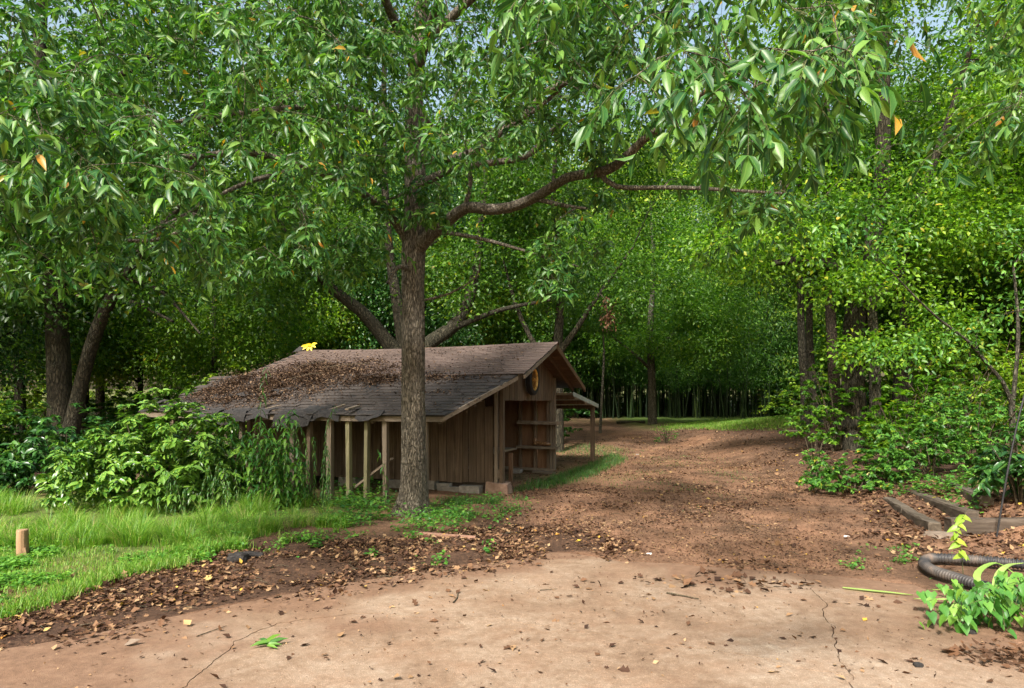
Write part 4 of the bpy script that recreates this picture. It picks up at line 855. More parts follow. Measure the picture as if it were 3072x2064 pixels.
make_tree('pine_tree', b7, [SP([(2515, 1305, D7, .2), (2510, 1250, D7, .175), (2500, 1100, D7, .165), (2490, 900, D7, .15), (2480, 600, D7, .12), (2480, 100, D7, .07)], b7)], crown_pts(110, PX(2470, 250, D7), (4, 4, 4), .3), M['bark_red'], M['leaf_a'], 'straight reddish-barked trunk standing just left of the massive twin-trunk tree', 130, .42, .12, .55)
b8 = gp(2625, 1345); D8 = b8[1]
make_tree('grey_trunk_tree', b8, [SP([(2628, 1360, D8, .16), (2626, 1250, D8, .14), (2622, 1050, D8, .13), (2610, 850, D8, .1), (2600, 600, D8, .06)], b8)], crown_pts(40, PX(2600, 640, D8), (1.8, 1.6, 1.6), .3), M['bark_grey'], M['leaf_b'], 'pale lichen-grey trunk growing close against the massive twin-trunk tree', 110, .32, .11, .6)
for (px, py, top, lab) in ((2418, 1292, 2400, 'dark slim trunk at the edge of the far lawn, nearer the path'), (2442, 1268, 2432, 'slim mottled trunk beside the black bin at the lawn edge')):
    bb = gp(px, py); Dd = bb[1]
    make_tree('slim_tree', bb, [SP([(px, py + 8, Dd, .17), (px - 4, 1150, Dd, .14), (px - 14, 1000, Dd, .12), (top, 700, Dd, .08), (top, 300, Dd, .04)], bb)], crown_pts(110, PX(px, 640, Dd), (3.6, 3.2, 3.6), .35), M['bark_grey'], M['leaf_b'], lab, 140, .42, .13, .5)
b9 = gz(PX(3035, 1380, 12.5)); D9 = b9[1]
make_tree('arching_sapling', b9, [SP([(3042, 1500, D9, .07), (3040, 1350, D9, .055), (3035, 1210, D9, .05)], b9), SP([(3038, 1220, D9, .04), (3010, 1150, D9 - .1, .036), (2960, 1090, D9 - .2, .032), (2900, 1020, D9 - .4, .026), (2820, 960, D9 - .6, .02), (2740, 885, D9 - .8, .015), (2640, 780, D9 - 1, .008), (2540, 700, D9 - 1.2, .004)], b9), SP([(3036, 1230, D9, .04), (3055, 1000, D9, .03), (3040, 800, D9, .02)], b9)],
          np.vstack([np.array([PX(rng.uniform(2480, 2740), rng.uniform(640, 780), D9 - 1.1) for _ in range(20)]), np.array([PX(rng.uniform(2620, 2960), rng.uniform(990, 1090), D9 - .5) for _ in range(16)]), crown_pts(40, PX(3040, 850, D9), (1.2, 1.2, 1.6), .3)]), M['bark_grey'], M['leaf_shrub'], 'thin sapling whose long bare stem arches out over the shrubs', 22, .2, .10, .5, T=T_lance(.2, .12))
# distant wood: four kinds, copied
kinds = []
for kk in range(4):
    r2 = np.random.default_rng(100 + kk); hgt = (13, 15, 11, 14)[kk]; cr = (4.2, 4.6, 4.0, 5.0)[kk]
    o = empty(('oak_tree', 'maple_tree', 'sunlit_tree', 'evergreen_tree')[kk], (0, 0, 0), ('dull green leafy tree in the wood around the clearing', 'mid green leafy tree in the wood around the clearing', 'yellow green sunlit tree in the wood around the clearing', 'deep green dense tree in the wood around the clearing')[kk], 'tree', ('dull green trees of the wood', 'mid green trees of the wood', 'yellow green trees of the wood', 'deep green trees of the wood')[kk])
    LS = limbset((0, 0, -.3), (0, 0, hgt * .9), (.2, .22, .15, .24)[kk], .22, cr, 9, r2); q = QB(); wood(LS, q, 9); part('trunk', *q.get(), M['bark_dark' if kk != 1 else 'bark_grey'], o, True)
    q = QB(); chn = grow(LS, np.vstack([crown_pts(230, (0, 0, hgt * .62), (cr, cr, hgt * .40), .35, -1, r2), crown_pts(40, (0, 0, hgt * .28), (cr * .8, cr * .8, hgt * .12), .3, -1, r2)]), q, .25, .1, .012); part('twigs', *q.get(), M['bark_dark'], o, True, kind='stuff')
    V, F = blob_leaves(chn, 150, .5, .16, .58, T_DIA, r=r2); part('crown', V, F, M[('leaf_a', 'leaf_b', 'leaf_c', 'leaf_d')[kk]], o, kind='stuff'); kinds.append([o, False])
def region(px, D):
    if px < 520: return 'behind the forked tree' if D < 30 else 'deep in the wood behind the forked tree'
    if px < 1060: return 'behind the low end of the shed roof' if D < 32 else 'deep in the wood behind the shed'
    if px < 1690: return 'behind the spreading tree beyond the shed' if D < 45 else 'far off behind the spreading tree beyond the shed'
    if px < 2440: return 'behind the bamboo grove' if D < 52 else 'far off beyond the bamboo grove'
    return 'in the thicket behind the timber steps' if D < 30 else 'in the far wood behind the massive twin-trunk tree'
HUE = ('dull green', 'mid green', 'yellow green', 'deep green')
def copy_tree(kk, loc, rz, s, where):
    src, used = kinds[kk]
    if not used: kinds[kk][1] = True; r_ = src
    else:
        r_ = src.copy(); COL.objects.link(r_)
        for chd in src.children: c_ = chd.copy(); COL.objects.link(c_); c_.parent = r_
    r_['label'] = HUE[kk] + ' leafy tree ' + where; r_['group'] = HUE[kk] + ' trees ' + where
    r_.location = [float(a) for a in loc]; r_.rotation_euler = (0, 0, rz); r_.scale = (s, s, s)
spots = [(640, 24, 0, .7), (60, 26, 0, 1.), (420, 31, 2, .9), (-200, 20, 3, .8), (-500, 17, 0, .9), (800, 30, 1, .95), (980, 34, 2, 1.), (300, 34, 0, 1.1), (560, 42, 2, 1.2), (50, 44, 1, 1.2), (-250, 36, 0, 1.1), (1250, 33, 3, .9), (1420, 38, 2, 1.2), (1650, 36, 0, 1.0), (1100, 48, 2, 1.4), (1800, 50, 2, 1.4),
         (2150, 44, 1, 1.05), (2330, 41, 2, 1.0), (2560, 40, 1, 1.1), (2300, 55, 2, 1.4), (2050, 58, 1, 1.5), (2700, 29, 1, .9), (2850, 24, 0, .85), (3050, 20, 1, .8), (3250, 22, 1, .9), (3150, 32, 2, 1.1), (2900, 38, 2, 1.2), (2480, 52, 2, 1.3), (1500, 60, 0, 1.5), (800, 60, 2, 1.5), (3400, 17, 1, .8), (150, 62, 2, 1.5), (2750, 60, 0, 1.5), (-400, 50, 2, 1.4), (500, 70, 2, 1.6), (1250, 75, 2, 1.7), (2950, 75, 2, 1.7), (1420, 46, 2, 1.6), (1000, 40, 2, 1.5), (1600, 52, 2, 1.7), (1950, 46, 2, 1.6), (250, 30, 0, 1.2)]
for k, (px, D, kk, s) in enumerate(spots):
    x = (px - CX) / FPX * D; copy_tree(kk, (x, D, h1(x, D) - .05), k * 2.1, s * 1.05, region(px, D))

# ------------------------------------------------------------------ shrubs
def make_shrub(name, loc, rad, hgt, n, leafm, T, size, wid, label, per=9, cat='shrub', group=None, stems=10, bark='twig', rosette=.5, rnd=None, big=0, off_=(0, 0)):
    r2 = rnd or rng; o = empty(name, loc, label, cat, group); q = QB(); LS = []
    for j in range(stems):
        a = r2.uniform(0, 6.28); d_ = r2.random() ** .5 * .65; e = np.array([math.cos(a) * rad[0] * d_ + off_[0], math.sin(a) * rad[1] * d_ + off_[1], hgt * r2.uniform(.5, .75)])
        s_ = spline([(e[0] * .15, e[1] * .15, -.05), (e[0] * .45, e[1] * .45, e[2] * .5), e], .15); LS.append(np.hstack([s_, np.linspace(.016, .006, len(s_))[:, None]]) + np.array([*loc, 0]))
    wood(LS, q, 5); A = []
    while len(A) < n:
        p = rdir(1, r2)[0] * r2.uniform(.55, 1); 
        if p[2] < -.15: p[2] *= -.6
        z = hgt * (.06 + .94 * abs(p[2])) if r2.random() > .22 else hgt * r2.uniform(.05, .6)
        lump = .78 + .44 * fbm(np.array([p[0] * 2.1 + loc[0]]), np.array([p[1] * 2.1 + p[2] * 2 + loc[1]]), 2, 13)[0]
        A.append(np.array(loc) + np.array([p[0] * rad[0] * lump + off_[0] * z / hgt, p[1] * rad[1] * lump + off_[1] * z / hgt, z * lump]))
    chn = grow(LS, np.array(A), q, .1, .12, .004, .0018); part('stems', *q.get(), M[bark], o, kind='stuff')
    P = []; D = []; U = []
    for c_, _ in chn:
        tipd = norm(c_[-1] - c_[-2]); 
        for j in range(per):
            f_ = r2.random() * rosette; k = max(0, int((1 - f_) * (len(c_) - 1))); a = r2.uniform(0, 6.28)
            rad_ = np.array([math.cos(a), math.sin(a), r2.uniform(-.35, .35)]); P.append(c_[k] + r2.normal(size=3) * size * .12); D.append(rad_ + tipd * .45 + np.array([0, 0, -.15])); U.append(np.array([0, 0, 1.]) + tipd * .4 + r2.normal(size=3) * .3)
    P = np.array(P); D = np.array(D); U = np.array(U); SZ = size * r2.uniform(.65, 1.25, len(P))
    g_ = H(P[:, 0], P[:, 1]) + .02; P[:, 2] = np.maximum(P[:, 2], g_ + .03)
    m_ = np.zeros(len(P), bool)
    if big: m_[np.argsort(np.linalg.norm(P - np.array([0, 0, EYE]), axis=1))[:big]] = True
    V, F = leaves(T, P[~m_], D[~m_], U[~m_], SZ[~m_], wid); fo = part('foliage', V, F, leafm, o, True, kind='stuff')
    if big:
        me = np_mesh('leaf', T[0] * np.array([1, wid, 1]), T[1], leafm, True); place_leaves(me, fo, P[m_], D[m_], U[m_], SZ[m_])
    return o
T_AU = T_lance(.3, .1, .9, .95)
c_ = gp(450, 1500); make_shrub('aucuba_shrub', (-5.75, 10.8, h1(-5.75, 10.8)), (1.75, 1.15), 1.95, 900, M['leaf_aucuba'], T_AU, .145, .42, 'big rounded shrub with glossy yellow-flecked leaves beside the shed posts', 11, big=300, off_=(.35, 0))
make_shrub('laurel_shrub', (-8.3, 12.7, 0), (1.5, 1.1), 1.75, 330, M['leaf_d'], T_AU, .15, .42, 'dark green broad-leaved shrub below the forked tree', 10, big=120)
make_shrub('laurel_shrub', (-9.6, 11.8, 0), (1.1, .9), 1.2, 200, M['leaf_d'], T_AU, .14, .42, 'low dark shrub left of the broad-leaved laurel, yellowish at its foot', 10)
# right-hand side
make_shrub('path_shrub', (6.1, 12.2, h1(6.1, 12.2)), (1.15, .8), .85, 240, M['leaf_shrub'], T_HEART, .075, .8, 'loose bright green shrub spilling onto the path edge', 12, big=120)
make_shrub('path_shrub', (6.2, 14.0, h1(6.2, 14.0)), (.35, .35), 1.15, 50, M['leaf_shrub'], T_DIA, .07, .6, 'small upright leafy shoot before the big twin trunk', 12)
make_shrub('bramble_shrub', (7.4, 12.0, h1(7.4, 12)), (1.4, 1.0), 1.3, 330, M['leaf_shrub'], T_HEART, .08, .8, 'dense leafy bramble shrub above the timber steps', 12)
make_shrub('bramble_shrub', (8.7, 12.8, h1(8.7, 12.8)), (1.5, 1.3), 2.1, 380, M['leaf_shrub'], T_HEART, .085, .75, 'tall tangled shrub under the arching sapling', 12)
make_shrub('oak_seedling', (7.95, 13.9, h1(7.95, 13.9)), (1.1, .8), 2.1, 150, M['leaf_b'], T_LOBE, .13, .75, 'shrubby oak seedling with lobed bluish-green leaves against the trunks', 9)
make_shrub('rhododendron_shrub', (6.95, 9.3, h1(6.95, 9.3)), (.75, .6), 1.25, 110, M['leaf_d'], T_AU, .15, .38, 'dark whorled-leaf shrub at the top of the timber steps', 9, big=80)
make_shrub('edge_shrub', (9.9, 15.5, h1(9.9, 15.5)), (1.9, 1.4), 2.6, 300, M['leaf_b'], T_HEART, .09, .75, 'broad green shrub deep in the right-hand thicket', 14)
make_shrub('edge_shrub', (8.2, 17.2, h1(8.2, 17.2)), (1.6, 1.2), 3.0, 260, M['leaf_b'], T_DIA, .11, .6, 'tall leafy shrub behind the massive twin-trunk tree', 16)
make_shrub('grey_weed', (5.05, 21.5, h1(5.05, 21.5)) if False else tuple(gp(2000, 1330)), (.55, .5), .75, 60, M['leaf_weed'], T_DIA, .055, .4, 'small wispy bush standing alone on the bare path verge', 8, cat='bush')
# understorey of the woods
r3 = np.random.default_rng(12); us = []
for kk in range(3):
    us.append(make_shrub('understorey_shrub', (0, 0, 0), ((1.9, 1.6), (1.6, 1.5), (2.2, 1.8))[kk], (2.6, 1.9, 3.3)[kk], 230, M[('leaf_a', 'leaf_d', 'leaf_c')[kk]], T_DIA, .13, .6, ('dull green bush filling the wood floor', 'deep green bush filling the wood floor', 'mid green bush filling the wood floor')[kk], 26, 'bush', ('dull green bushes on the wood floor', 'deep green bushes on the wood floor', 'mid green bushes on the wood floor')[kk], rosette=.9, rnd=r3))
first = [True] * 3
uspots = [(30, 17, 1), (-150, 15, 0), (330, 19, 1), (430, 22, 0), (560, 21, 0), (700, 23, 2), (830, 24, 0), (930, 22, 2), (1040, 25, 1), (1160, 24, 0), (1330, 24, 2), (1450, 25, 1), (1560, 26, 1), (1600, 24, 0), (700, 28, 2), (380, 29, 0), (120, 27, 2), (-100, 24, 1), (900, 30, 0), (1240, 30, 2), (1500, 32, 2), (2500, 36, 0), (2420, 38, 2), (2600, 30, 2), (2700, 24, 0), (2820, 20, 2), (2950, 17, 2), (3100, 15, 2), (2560, 24, 1), (2760, 19, 0), (2900, 27, 2), (3050, 23, 0), (2330, 39, 2), (1750, 47, 2), (1850, 46, 0), (1950, 47, 1), (2060, 46, 2), (2160, 47, 0), (2260, 46, 1), (1650, 46, 2), (1720, 36.5, 1), (2380, 38, 0), (-300, 28, 0), (-50, 33, 2), (200, 38, 2), (60, 40, 0), (330, 44, 2), (-180, 42, 2), (500, 36, 0), (620, 46, 2), (760, 38, 2), (900, 44, 0), (1050, 40, 2), (1200, 46, 2), (1350, 42, 0)]
for k, (px, D, kk) in enumerate(uspots):
    if first[kk]: o = us[kk]; first[kk] = False
    else:
        o = us[kk].copy(); COL.objects.link(o)
        for chd in us[kk].children: c_ = chd.copy(); COL.objects.link(c_); c_.parent = o
    o['label'] = ('dull green', 'deep green', 'mid green')[kk] + ' bush ' + region(px, D); o['group'] = ('dull green', 'deep green', 'mid green')[kk] + ' bushes ' + region(px, D)
    x = (px - CX) / FPX * D; o.location = (x, D, h1(x, D) - .05); o.rotation_euler = (0, 0, k * 1.7); s = .85 + .3 * r3.random(); o.scale = (s, s, s)

# ------------------------------------------------------------------ bamboo grove
def culm_mesh(r2, h, r):
    n = int(h / .32); z = np.linspace(0, h, n * 3 + 1); bend = r2.normal(size=2) * .12
    P = np.stack([bend[0] * (z / h) ** 2 * h * .4, bend[1] * (z / h) ** 2 * h * .4, z], 1); rr = r * (1 - .55 * z / h) * np.where(np.arange(len(z)) % 3 == 0, 1.18, 1.)
    return tube(P, rr, 6), P
bam = []
for kk in range(4):
    r2 = np.random.default_rng(300 + kk); h = r2.uniform(5.5, 7.5); (V, F), Pc = culm_mesh(r2, h, .032)
    q = QB(); ch2 = []
    for z in np.linspace(h * .28, h, 22):
        k = int(z / h * (len(Pc) - 1)); a = r2.uniform(0, 6.28); L = r2.uniform(.4, .9); e = Pc[k] + np.array([math.cos(a) * L, math.sin(a) * L, L * .3]); c_ = spline([Pc[k], (Pc[k] + e) / 2 + [0, 0, .1], e], .15); q.tube(c_, np.linspace(.006, .002, len(c_)), 3); ch2.append((c_, None))
    o = empty('bamboo_culm', (0, 0, 0), 'green bamboo culm at the front of the grove', 'bamboo', 'bamboo culms at the front of the grove')
    part('culm', V, F, M['culm'], o, True); part('branches', *q.get(), M['culm'], o)
    V, F = blob_leaves(ch2, 50, .25, .17, .2, T_DIA, .7, .7, r2); part('leaves', V, F, M['bamboo_leaf'], o, kind='stuff'); bam.append([o, False])
r3 = np.random.default_rng(44)
for k in range(96):
    px = r3.uniform(1690, 2420) if k % 3 else 1700 + 720 * ((k * 7919) % 11 + r3.normal() * .12) / 11; D = 37 + r3.normal() * .5 - .8 * sstep(1900, 1690, px) + (px > 2250) * 1.5
    x = (px - CX) / FPX * D; src = bam[k % 4]
    if not src[1]: o = src[0]; src[1] = True
    else:
        o = src[0].copy(); COL.objects.link(o)
        for chd in src[0].children: c_ = chd.copy(); COL.objects.link(c_); c_.parent = o
    s = r3.uniform(.8, 1.25); o.location = (x, D, h1(x, D) - .03); o.rotation_euler = (r3.normal() * .06, r3.normal() * .06, r3.uniform(0, 6.28)); o.scale = (s, s, s)
q = QB(); PP = []
for k in range(480):
    D = r3.uniform(37.8, 44); px = r3.uniform(1640, 2450); x = (px - CX) / FPX * D; (V, F), Pc = culm_mesh(r3, r3.uniform(4.5, 8), r3.uniform(.02, .04)); g_ = np.array([x, D, h1(x, D)]); q.add(V + g_, F)
    for z in range(5): PP.append((Pc[len(Pc) // 3:][r3.integers(0, len(Pc) * 2 // 3, 2)] + g_, None))
V, F = q.get(); gro = thing('bamboo_grove', V, F, M['culm'], 'dense dark mass of bamboo stems deep in the grove', 'bamboo', kind='stuff')
V, F = blob_leaves(PP, 34, .5, .2, .22, T_DIA, .7, .8, r3, 1.); part('leaves', V, F, M['bamboo_leaf'], gro, kind='stuff')

# ------------------------------------------------------------------ grasses and low plants
def blades(P, hgt, wd, lean, r2=rng, ang=None):
    n = len(P); a = r2.uniform(0, 6.28, n) if ang is None else ang + r2.normal(size=n) * .5; d = np.stack([np.cos(a), np.sin(a), 0 * a], 1); s = np.stack([-np.sin(a), np.cos(a), 0 * a], 1); ln = lean * r2.uniform(.3, 1.4, n)
    V = np.zeros((n, 7, 3)); lev = [0, .4, .75, 1]
    for k, t_ in enumerate(lev):
        c_ = P + d * (ln * hgt * t_ ** 2)[:, None] + np.array([0, 0, 1.]) * (hgt * t_ * (1 - .35 * ln * t_))[:, None]; w_ = (wd * (1 - t_ * .75))[:, None]
        if k < 3: V[:, 2 * k] = c_ - s * w_; V[:, 2 * k + 1] = c_ + s * w_
        else: V[:, 6] = c_
    f = np.array([(0, 1, 3), (0, 3, 2), (2, 3, 5), (2, 5, 4), (4, 5, 6)]); F = (f[None] + (np.arange(n) * 7)[:, None, None]).reshape(-1, 3); return V.reshape(-1, 3), F
def scatter(poly_px, n, dens=None, soft=.25):
    poly = [gp(*p)[:2] for p in poly_px]; A = np.array(poly); lo, hi = A.min(0) - soft, A.max(0) + soft; out = np.zeros((0, 2))
    while len(out) < n:
        p = rng.uniform(lo, hi, (n * 2, 2)); ins = inpoly(p[:, 0], p[:, 1], poly); d_ = pdist(p[:, 0], p[:, 1], poly)
        keep = np.where(ins, 1., np.exp(-d_ / (soft * .5))) > rng.random(len(p)); keep &= np.where(ins, True, d_ < soft)
        if dens is not None: keep &= dens(p[:, 0], p[:, 1]) > rng.random(len(p))
        out = np.vstack([out, p[keep]])
    out = out[:n]; return np.column_stack([out, H(out[:, 0], out[:, 1])])
TALL = [(-60, 1505), (250, 1505), (520, 1490), (700, 1495), (900, 1505), (1000, 1520), (990, 1555), (850, 1595), (640, 1650), (430, 1635), (330, 1655), (100, 1650), (-60, 1645)]
# tufts
tc = scatter(TALL, 260, lambda x, y: .15 + .85 * sstep(.36, .56, fbm(x * 1.5, y * 1.5, 2, 66))); P = []; Hh = []; AN = []
for c_ in tc:
    k = int(rng.integers(40, 120)); rr = rng.normal(size=(k, 2)) * .06; P.append(np.column_stack([c_[:2] + rr, np.full(k, c_[2])])); Hh.append(rng.uniform(.10, .42) * rng.uniform(.5, 1.1, k)); AN.append(np.arctan2(rr[:, 1], rr[:, 0]))
P = np.concatenate(P); Hh = np.concatenate(Hh); V, F = blades(P, Hh, .0034 + 0 * Hh, 1.0, ang=np.concatenate(AN))
thing('tall_grass', V, F, M['grass'], 'tall arching bright green grass tufts along the shed front', 'grass', kind='stuff')
P = scatter([(-80, 1640), (340, 1660), (400, 1690), (250, 1745), (120, 1795), (-80, 1860)], 9500, lambda x, y: .45 + .55 * sstep(.4, .55, fbm(x * 2.2, y * 2.2, 3, 67))); hh = rng.uniform(.02, .07, len(P)); V, F = blades(P, hh, .003 + 0 * hh, .6)
thing('mown_grass', V, F, M['grass'], 'short patchy grass between the wooden stake and the leaf bed', 'grass', kind='stuff')
P = scatter([(0, 1845), (120, 1800), (240, 1755), (330, 1720), (540, 1690), (560, 1702), (340, 1745), (250, 1780), (140, 1825), (20, 1862)], 3200, soft=.08); hh = rng.uniform(.05, .16, len(P)); V, F = blades(P, hh, .0035 + 0 * hh, .7)
thing('edging_grass', V, F, M['grass'], 'yellowish grass fringe along the edge of the leaf bed', 'grass', kind='stuff')
def clover(poly, n, size, label, mat='clover', T=T_HEART, hi=.06, soft=.3, dens=None):
    P = scatter(poly, n, dens, soft); P[:, 2] += rng.random(n) ** 1.5 * hi + .01; D = rdir(n); D[:, 2] *= .3; U = rdir(n) * .45 + [0, 0, 1]
    V, F = leaves(T, P, D, U, size * rng.uniform(.6, 1.3, n), .9); thing('ground_cover', V, F, M[mat], label, 'ground cover', kind='stuff')
patch = lambda x, y: sstep(.38, .55, fbm(x * 2.4, y * 2.4, 3, 71))
clover([(-80, 1640), (340, 1660), (400, 1690), (250, 1745), (120, 1795), (-80, 1860)], 8500, .030, 'low clover spread between the wooden stake and the leaf bed', dens=patch)
clover([(640, 1600), (860, 1560), (1000, 1540), (1020, 1580), (800, 1640), (560, 1665)], 1500, .035, 'clover at the foot of the tall grass', hi=.12, dens=patch)
clover([(1000, 1500), (1180, 1540), (1330, 1525), (1500, 1505), (1560, 1520), (1480, 1565), (1420, 1600), (1250, 1600), (1080, 1590), (1000, 1560)], 2600, .042, 'leafy green seedlings growing round the foot of the furrowed trunk', 'leaf_bright', hi=.16, dens=patch)
clover([(1000, 1480), (1120, 1480), (1180, 1530), (1150, 1560), (1030, 1560)], 700, .06, 'taller weeds crowded left of the furrowed trunk', 'leaf_weed', hi=.3)
clover([(900, 1620), (1300, 1610), (1440, 1640), (1300, 1700), (1000, 1700)], 240, .045, 'scattered seedlings sprouting from the leaf bed', 'leaf_bright', hi=.08, dens=lambda x, y: sstep(.5, .6, fbm(x * 4, y * 4, 2, 73)))
clover([(2600, 1660), (2760, 1650), (2790, 1720), (2650, 1735), (2560, 1720)], 260, .03, 'sparse weeds in the dirt before the black pipe', 'leaf_bright', hi=.05, dens=lambda x, y: sstep(.45, .6, fbm(x * 5, y * 5, 2, 74)))
clover([(300, 1650), (640, 1640), (900, 1590), (1010, 1570), (1040, 1600), (860, 1650), (600, 1690), (420, 1695)], 2600, .034, 'weedy clover fringe between the tall grass and the leaf bed', hi=.1, dens=patch, soft=.2)
def gpatch(name, poly, n, h0, h1_, mat, label, soft=.3, dens=None, wd=.004):
    P = scatter(poly, n, dens, soft); hh = rng.uniform(h0, h1_, n); V, F = blades(P, hh, wd + 0 * hh, .6); thing(name, V, F, M[mat], label, 'grass', kind='stuff')
gpatch('fringe_grass', [(300, 1640), (640, 1640), (900, 1590), (1000, 1570), (1000, 1590), (840, 1625), (600, 1675), (400, 1680)], 5200, .05, .2, 'grass', 'short grass fringe at the foot of the tall tufts', .2, patch)
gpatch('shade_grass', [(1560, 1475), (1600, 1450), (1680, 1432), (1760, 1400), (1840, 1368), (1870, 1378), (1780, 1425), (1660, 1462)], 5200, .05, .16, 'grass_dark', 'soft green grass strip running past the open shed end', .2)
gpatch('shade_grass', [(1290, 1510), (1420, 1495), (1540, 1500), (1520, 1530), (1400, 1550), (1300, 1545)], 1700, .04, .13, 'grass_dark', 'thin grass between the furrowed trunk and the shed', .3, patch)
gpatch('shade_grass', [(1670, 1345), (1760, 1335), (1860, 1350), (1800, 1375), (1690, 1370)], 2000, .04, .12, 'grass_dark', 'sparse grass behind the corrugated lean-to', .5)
gpatch('lawn_grass', [(2010, 1284), (2040, 1274), (2200, 1262), (2430, 1256), (2430, 1270), (2350, 1281), (2150, 1287)], 24000, .04, .11, 'grass', 'sunny strip of lawn in front of the bamboo', .8, wd=.008)
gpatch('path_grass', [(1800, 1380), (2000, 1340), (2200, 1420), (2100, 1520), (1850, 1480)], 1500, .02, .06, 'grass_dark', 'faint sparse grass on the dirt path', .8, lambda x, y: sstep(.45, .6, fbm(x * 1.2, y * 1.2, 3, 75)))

# dead leaves on the ground
def litter(poly, n, s0, s1, label, soft=.25, dens=None, lift=.02, mat='litter'):
    P = scatter(poly, n, dens, soft); ins = inpoly(P[:, 0], P[:, 1], CONC); P[:, 2] = np.where(ins, .016, P[:, 2] + .004) + rng.random(n) ** 2 * lift; D = rdir(n); D[:, 2] *= .25; U = rdir(n) * .55 + [0, 0, 1]
    sz = s0 + (s1 * 1.5 - s0) * rng.random(n) ** 2.2; h_ = rng.random(n) < .6; V1, F1 = leaves(T_CURL, P[h_], D[h_], U[h_], sz[h_], .45 + .4 * rng.random(h_.sum())); V2_, F2_ = leaves(T_LOBE, P[~h_], D[~h_], U[~h_], sz[~h_] * 1.15, .6 + .3 * rng.random((~h_).sum())); V = np.vstack([V1, V2_]); F = np.vstack([F1, F2_ + len(V1)]); thing('leaf_litter', V, F, M[mat], label, 'leaf litter', kind='stuff')
ld = lambda x, y: .25 + .9 * sstep(.38, .58, fbm(x * 1.7, y * 1.7, 3, 81))
litter([(-80, 1860), (0, 1840), (250, 1765), (430, 1700), (800, 1635), (1250, 1625), (1480, 1580), (1720, 1600), (1880, 1650), (1700, 1655), (1560, 1676), (1250, 1712), (850, 1780), (600, 1830), (380, 1870), (0, 1940), (-80, 1950)], 17000, .014, .050, 'thick dry brown leaf bed along the edge of the driveway', dens=lambda x, y: .06 + 1.1 * sstep(.36, .60, fbm(x * 1.5, y * 1.5, 3, 81)), soft=.45)
litter([(1500, 1580), (1560, 1480), (1900, 1400), (2420, 1360), (2560, 1480), (2660, 1560), (2760, 1680), (2380, 1715), (2050, 1690), (1860, 1680), (1720, 1600)], 8500, .015, .05, 'scattered dead leaves over the dirt path', dens=lambda x, y: .08 + .9 * sstep(.42, .6, fbm(x * 1.3, y * 1.3, 3, 83)) , lift=.01)
litter([(1560, 1460), (1700, 1330), (2000, 1290), (2400, 1290), (2560, 1370), (2560, 1480), (2300, 1400), (1900, 1400)], 6000, .025, .06, 'dead leaves spread over the far end of the path', soft=.6)
litter([(2560, 1480), (2700, 1460), (3072, 1440), (3072, 1700), (2760, 1680), (2660, 1570)], 3000, .03, .07, 'dead leaves gathered round the timber steps')
litter([(300, 2050), (400, 1900), (1250, 1750), (2400, 1760), (2800, 1800), (3050, 2050), (1500, 2300), (300, 2300)], 620, .012, .05, 'small dead leaves and bits strewn over the driveway concrete', lift=.006)
litter([(1950, 1765), (2150, 1745), (2390, 1775), (2300, 1800), (2100, 1800)], 110, .03, .07, 'small drift of dry leaves on the driveway beyond the stick', lift=.02, soft=.1)
litter([(2880, 2005), (3072, 1985), (3100, 2050), (2950, 2030)], 150, .03, .058, 'heap of curled reddish leaves at the driveway corner', lift=.06, soft=.1, mat='leaf_dead')

clover([(2680, 1470), (2860, 1420), (3072, 1400), (3072, 1560), (2960, 1540), (2800, 1500)], 1500, .055, 'leafy ground cover creeping over the bank between the timbers', 'leaf_shrub', hi=.22, dens=patch)
def specks(poly, n, label, soft=.5):
    P = scatter(poly, n, lambda x, y: .2 + .8 * sstep(.36, .6, fbm(x * .9, y * .9, 3, 91)), soft); P[:, 2] += .004 + rng.random(n) * .006; D = rdir(n); D[:, 2] *= .2; V, F = leaves(T_DIA, P, D, rdir(n) * .4 + [0, 0, 1], rng.uniform(.012, .035, n), .6); thing('leaf_crumbs', V, F, M['litter'], label, 'leaf litter', kind='stuff')
def crumbs(n, label):
    x = rng.uniform(-5, 4.5, n * 3); y = 2.6 + 4.6 * rng.random(n * 3); k = inpoly(x, y, CONC) & (rng.random(n * 3) < .15 + .9 * sstep(.4, .6, fbm(x * 1.1, y * 1.1, 3, 93))); P = np.column_stack([x[k], y[k], np.full(k.sum(), .021)])[:n]; n = len(P); D = rdir(n); D[:, 2] *= .3; V, F = leaves(T_CURL, P, D, rdir(n) * .6 + [0, 0, 1], .005 + .022 * rng.random(n) ** 3, .6); thing('leaf_crumbs', V, F, M['litter'], label, 'leaf litter', kind='stuff')
crumbs(3400, 'tiny dark crumbs and grit sprinkled over the driveway slabs')
q = QB()
for c_ in np.vstack([scatter([(0, 1840), (430, 1700), (1250, 1625), (1700, 1600), (1250, 1712), (850, 1780), (0, 1940)], 70), scatter([(1560, 1560), (2300, 1400), (2700, 1600), (2300, 1700)], 60), scatter([(2600, 1500), (3050, 1470), (3050, 1680), (2760, 1680)], 30)]):
    a = rng.uniform(0, 6.28); L = rng.uniform(.05, .22); e = np.array([math.cos(a) * L, math.sin(a) * L, 0]); q.tube(np.array([c_ + [0, 0, .014], c_ + e * .5 + [rng.normal() * .01, rng.normal() * .01, .024], c_ + e + [0, 0, .016]]), [.004, .0035, .002], 4)
thing('fallen_twigs', *q.get(), M['twig'], 'thin broken twigs lying among the dead leaves', 'twigs', kind='stuff')
specks([(1480, 1580), (1560, 1470), (1800, 1400), (2450, 1340), (2600, 1480), (2700, 1600), (2760, 1690), (2380, 1718), (2050, 1692), (1860, 1684), (1720, 1620)], 26000, 'fine crumbled leaf bits sprinkled over the dirt path')
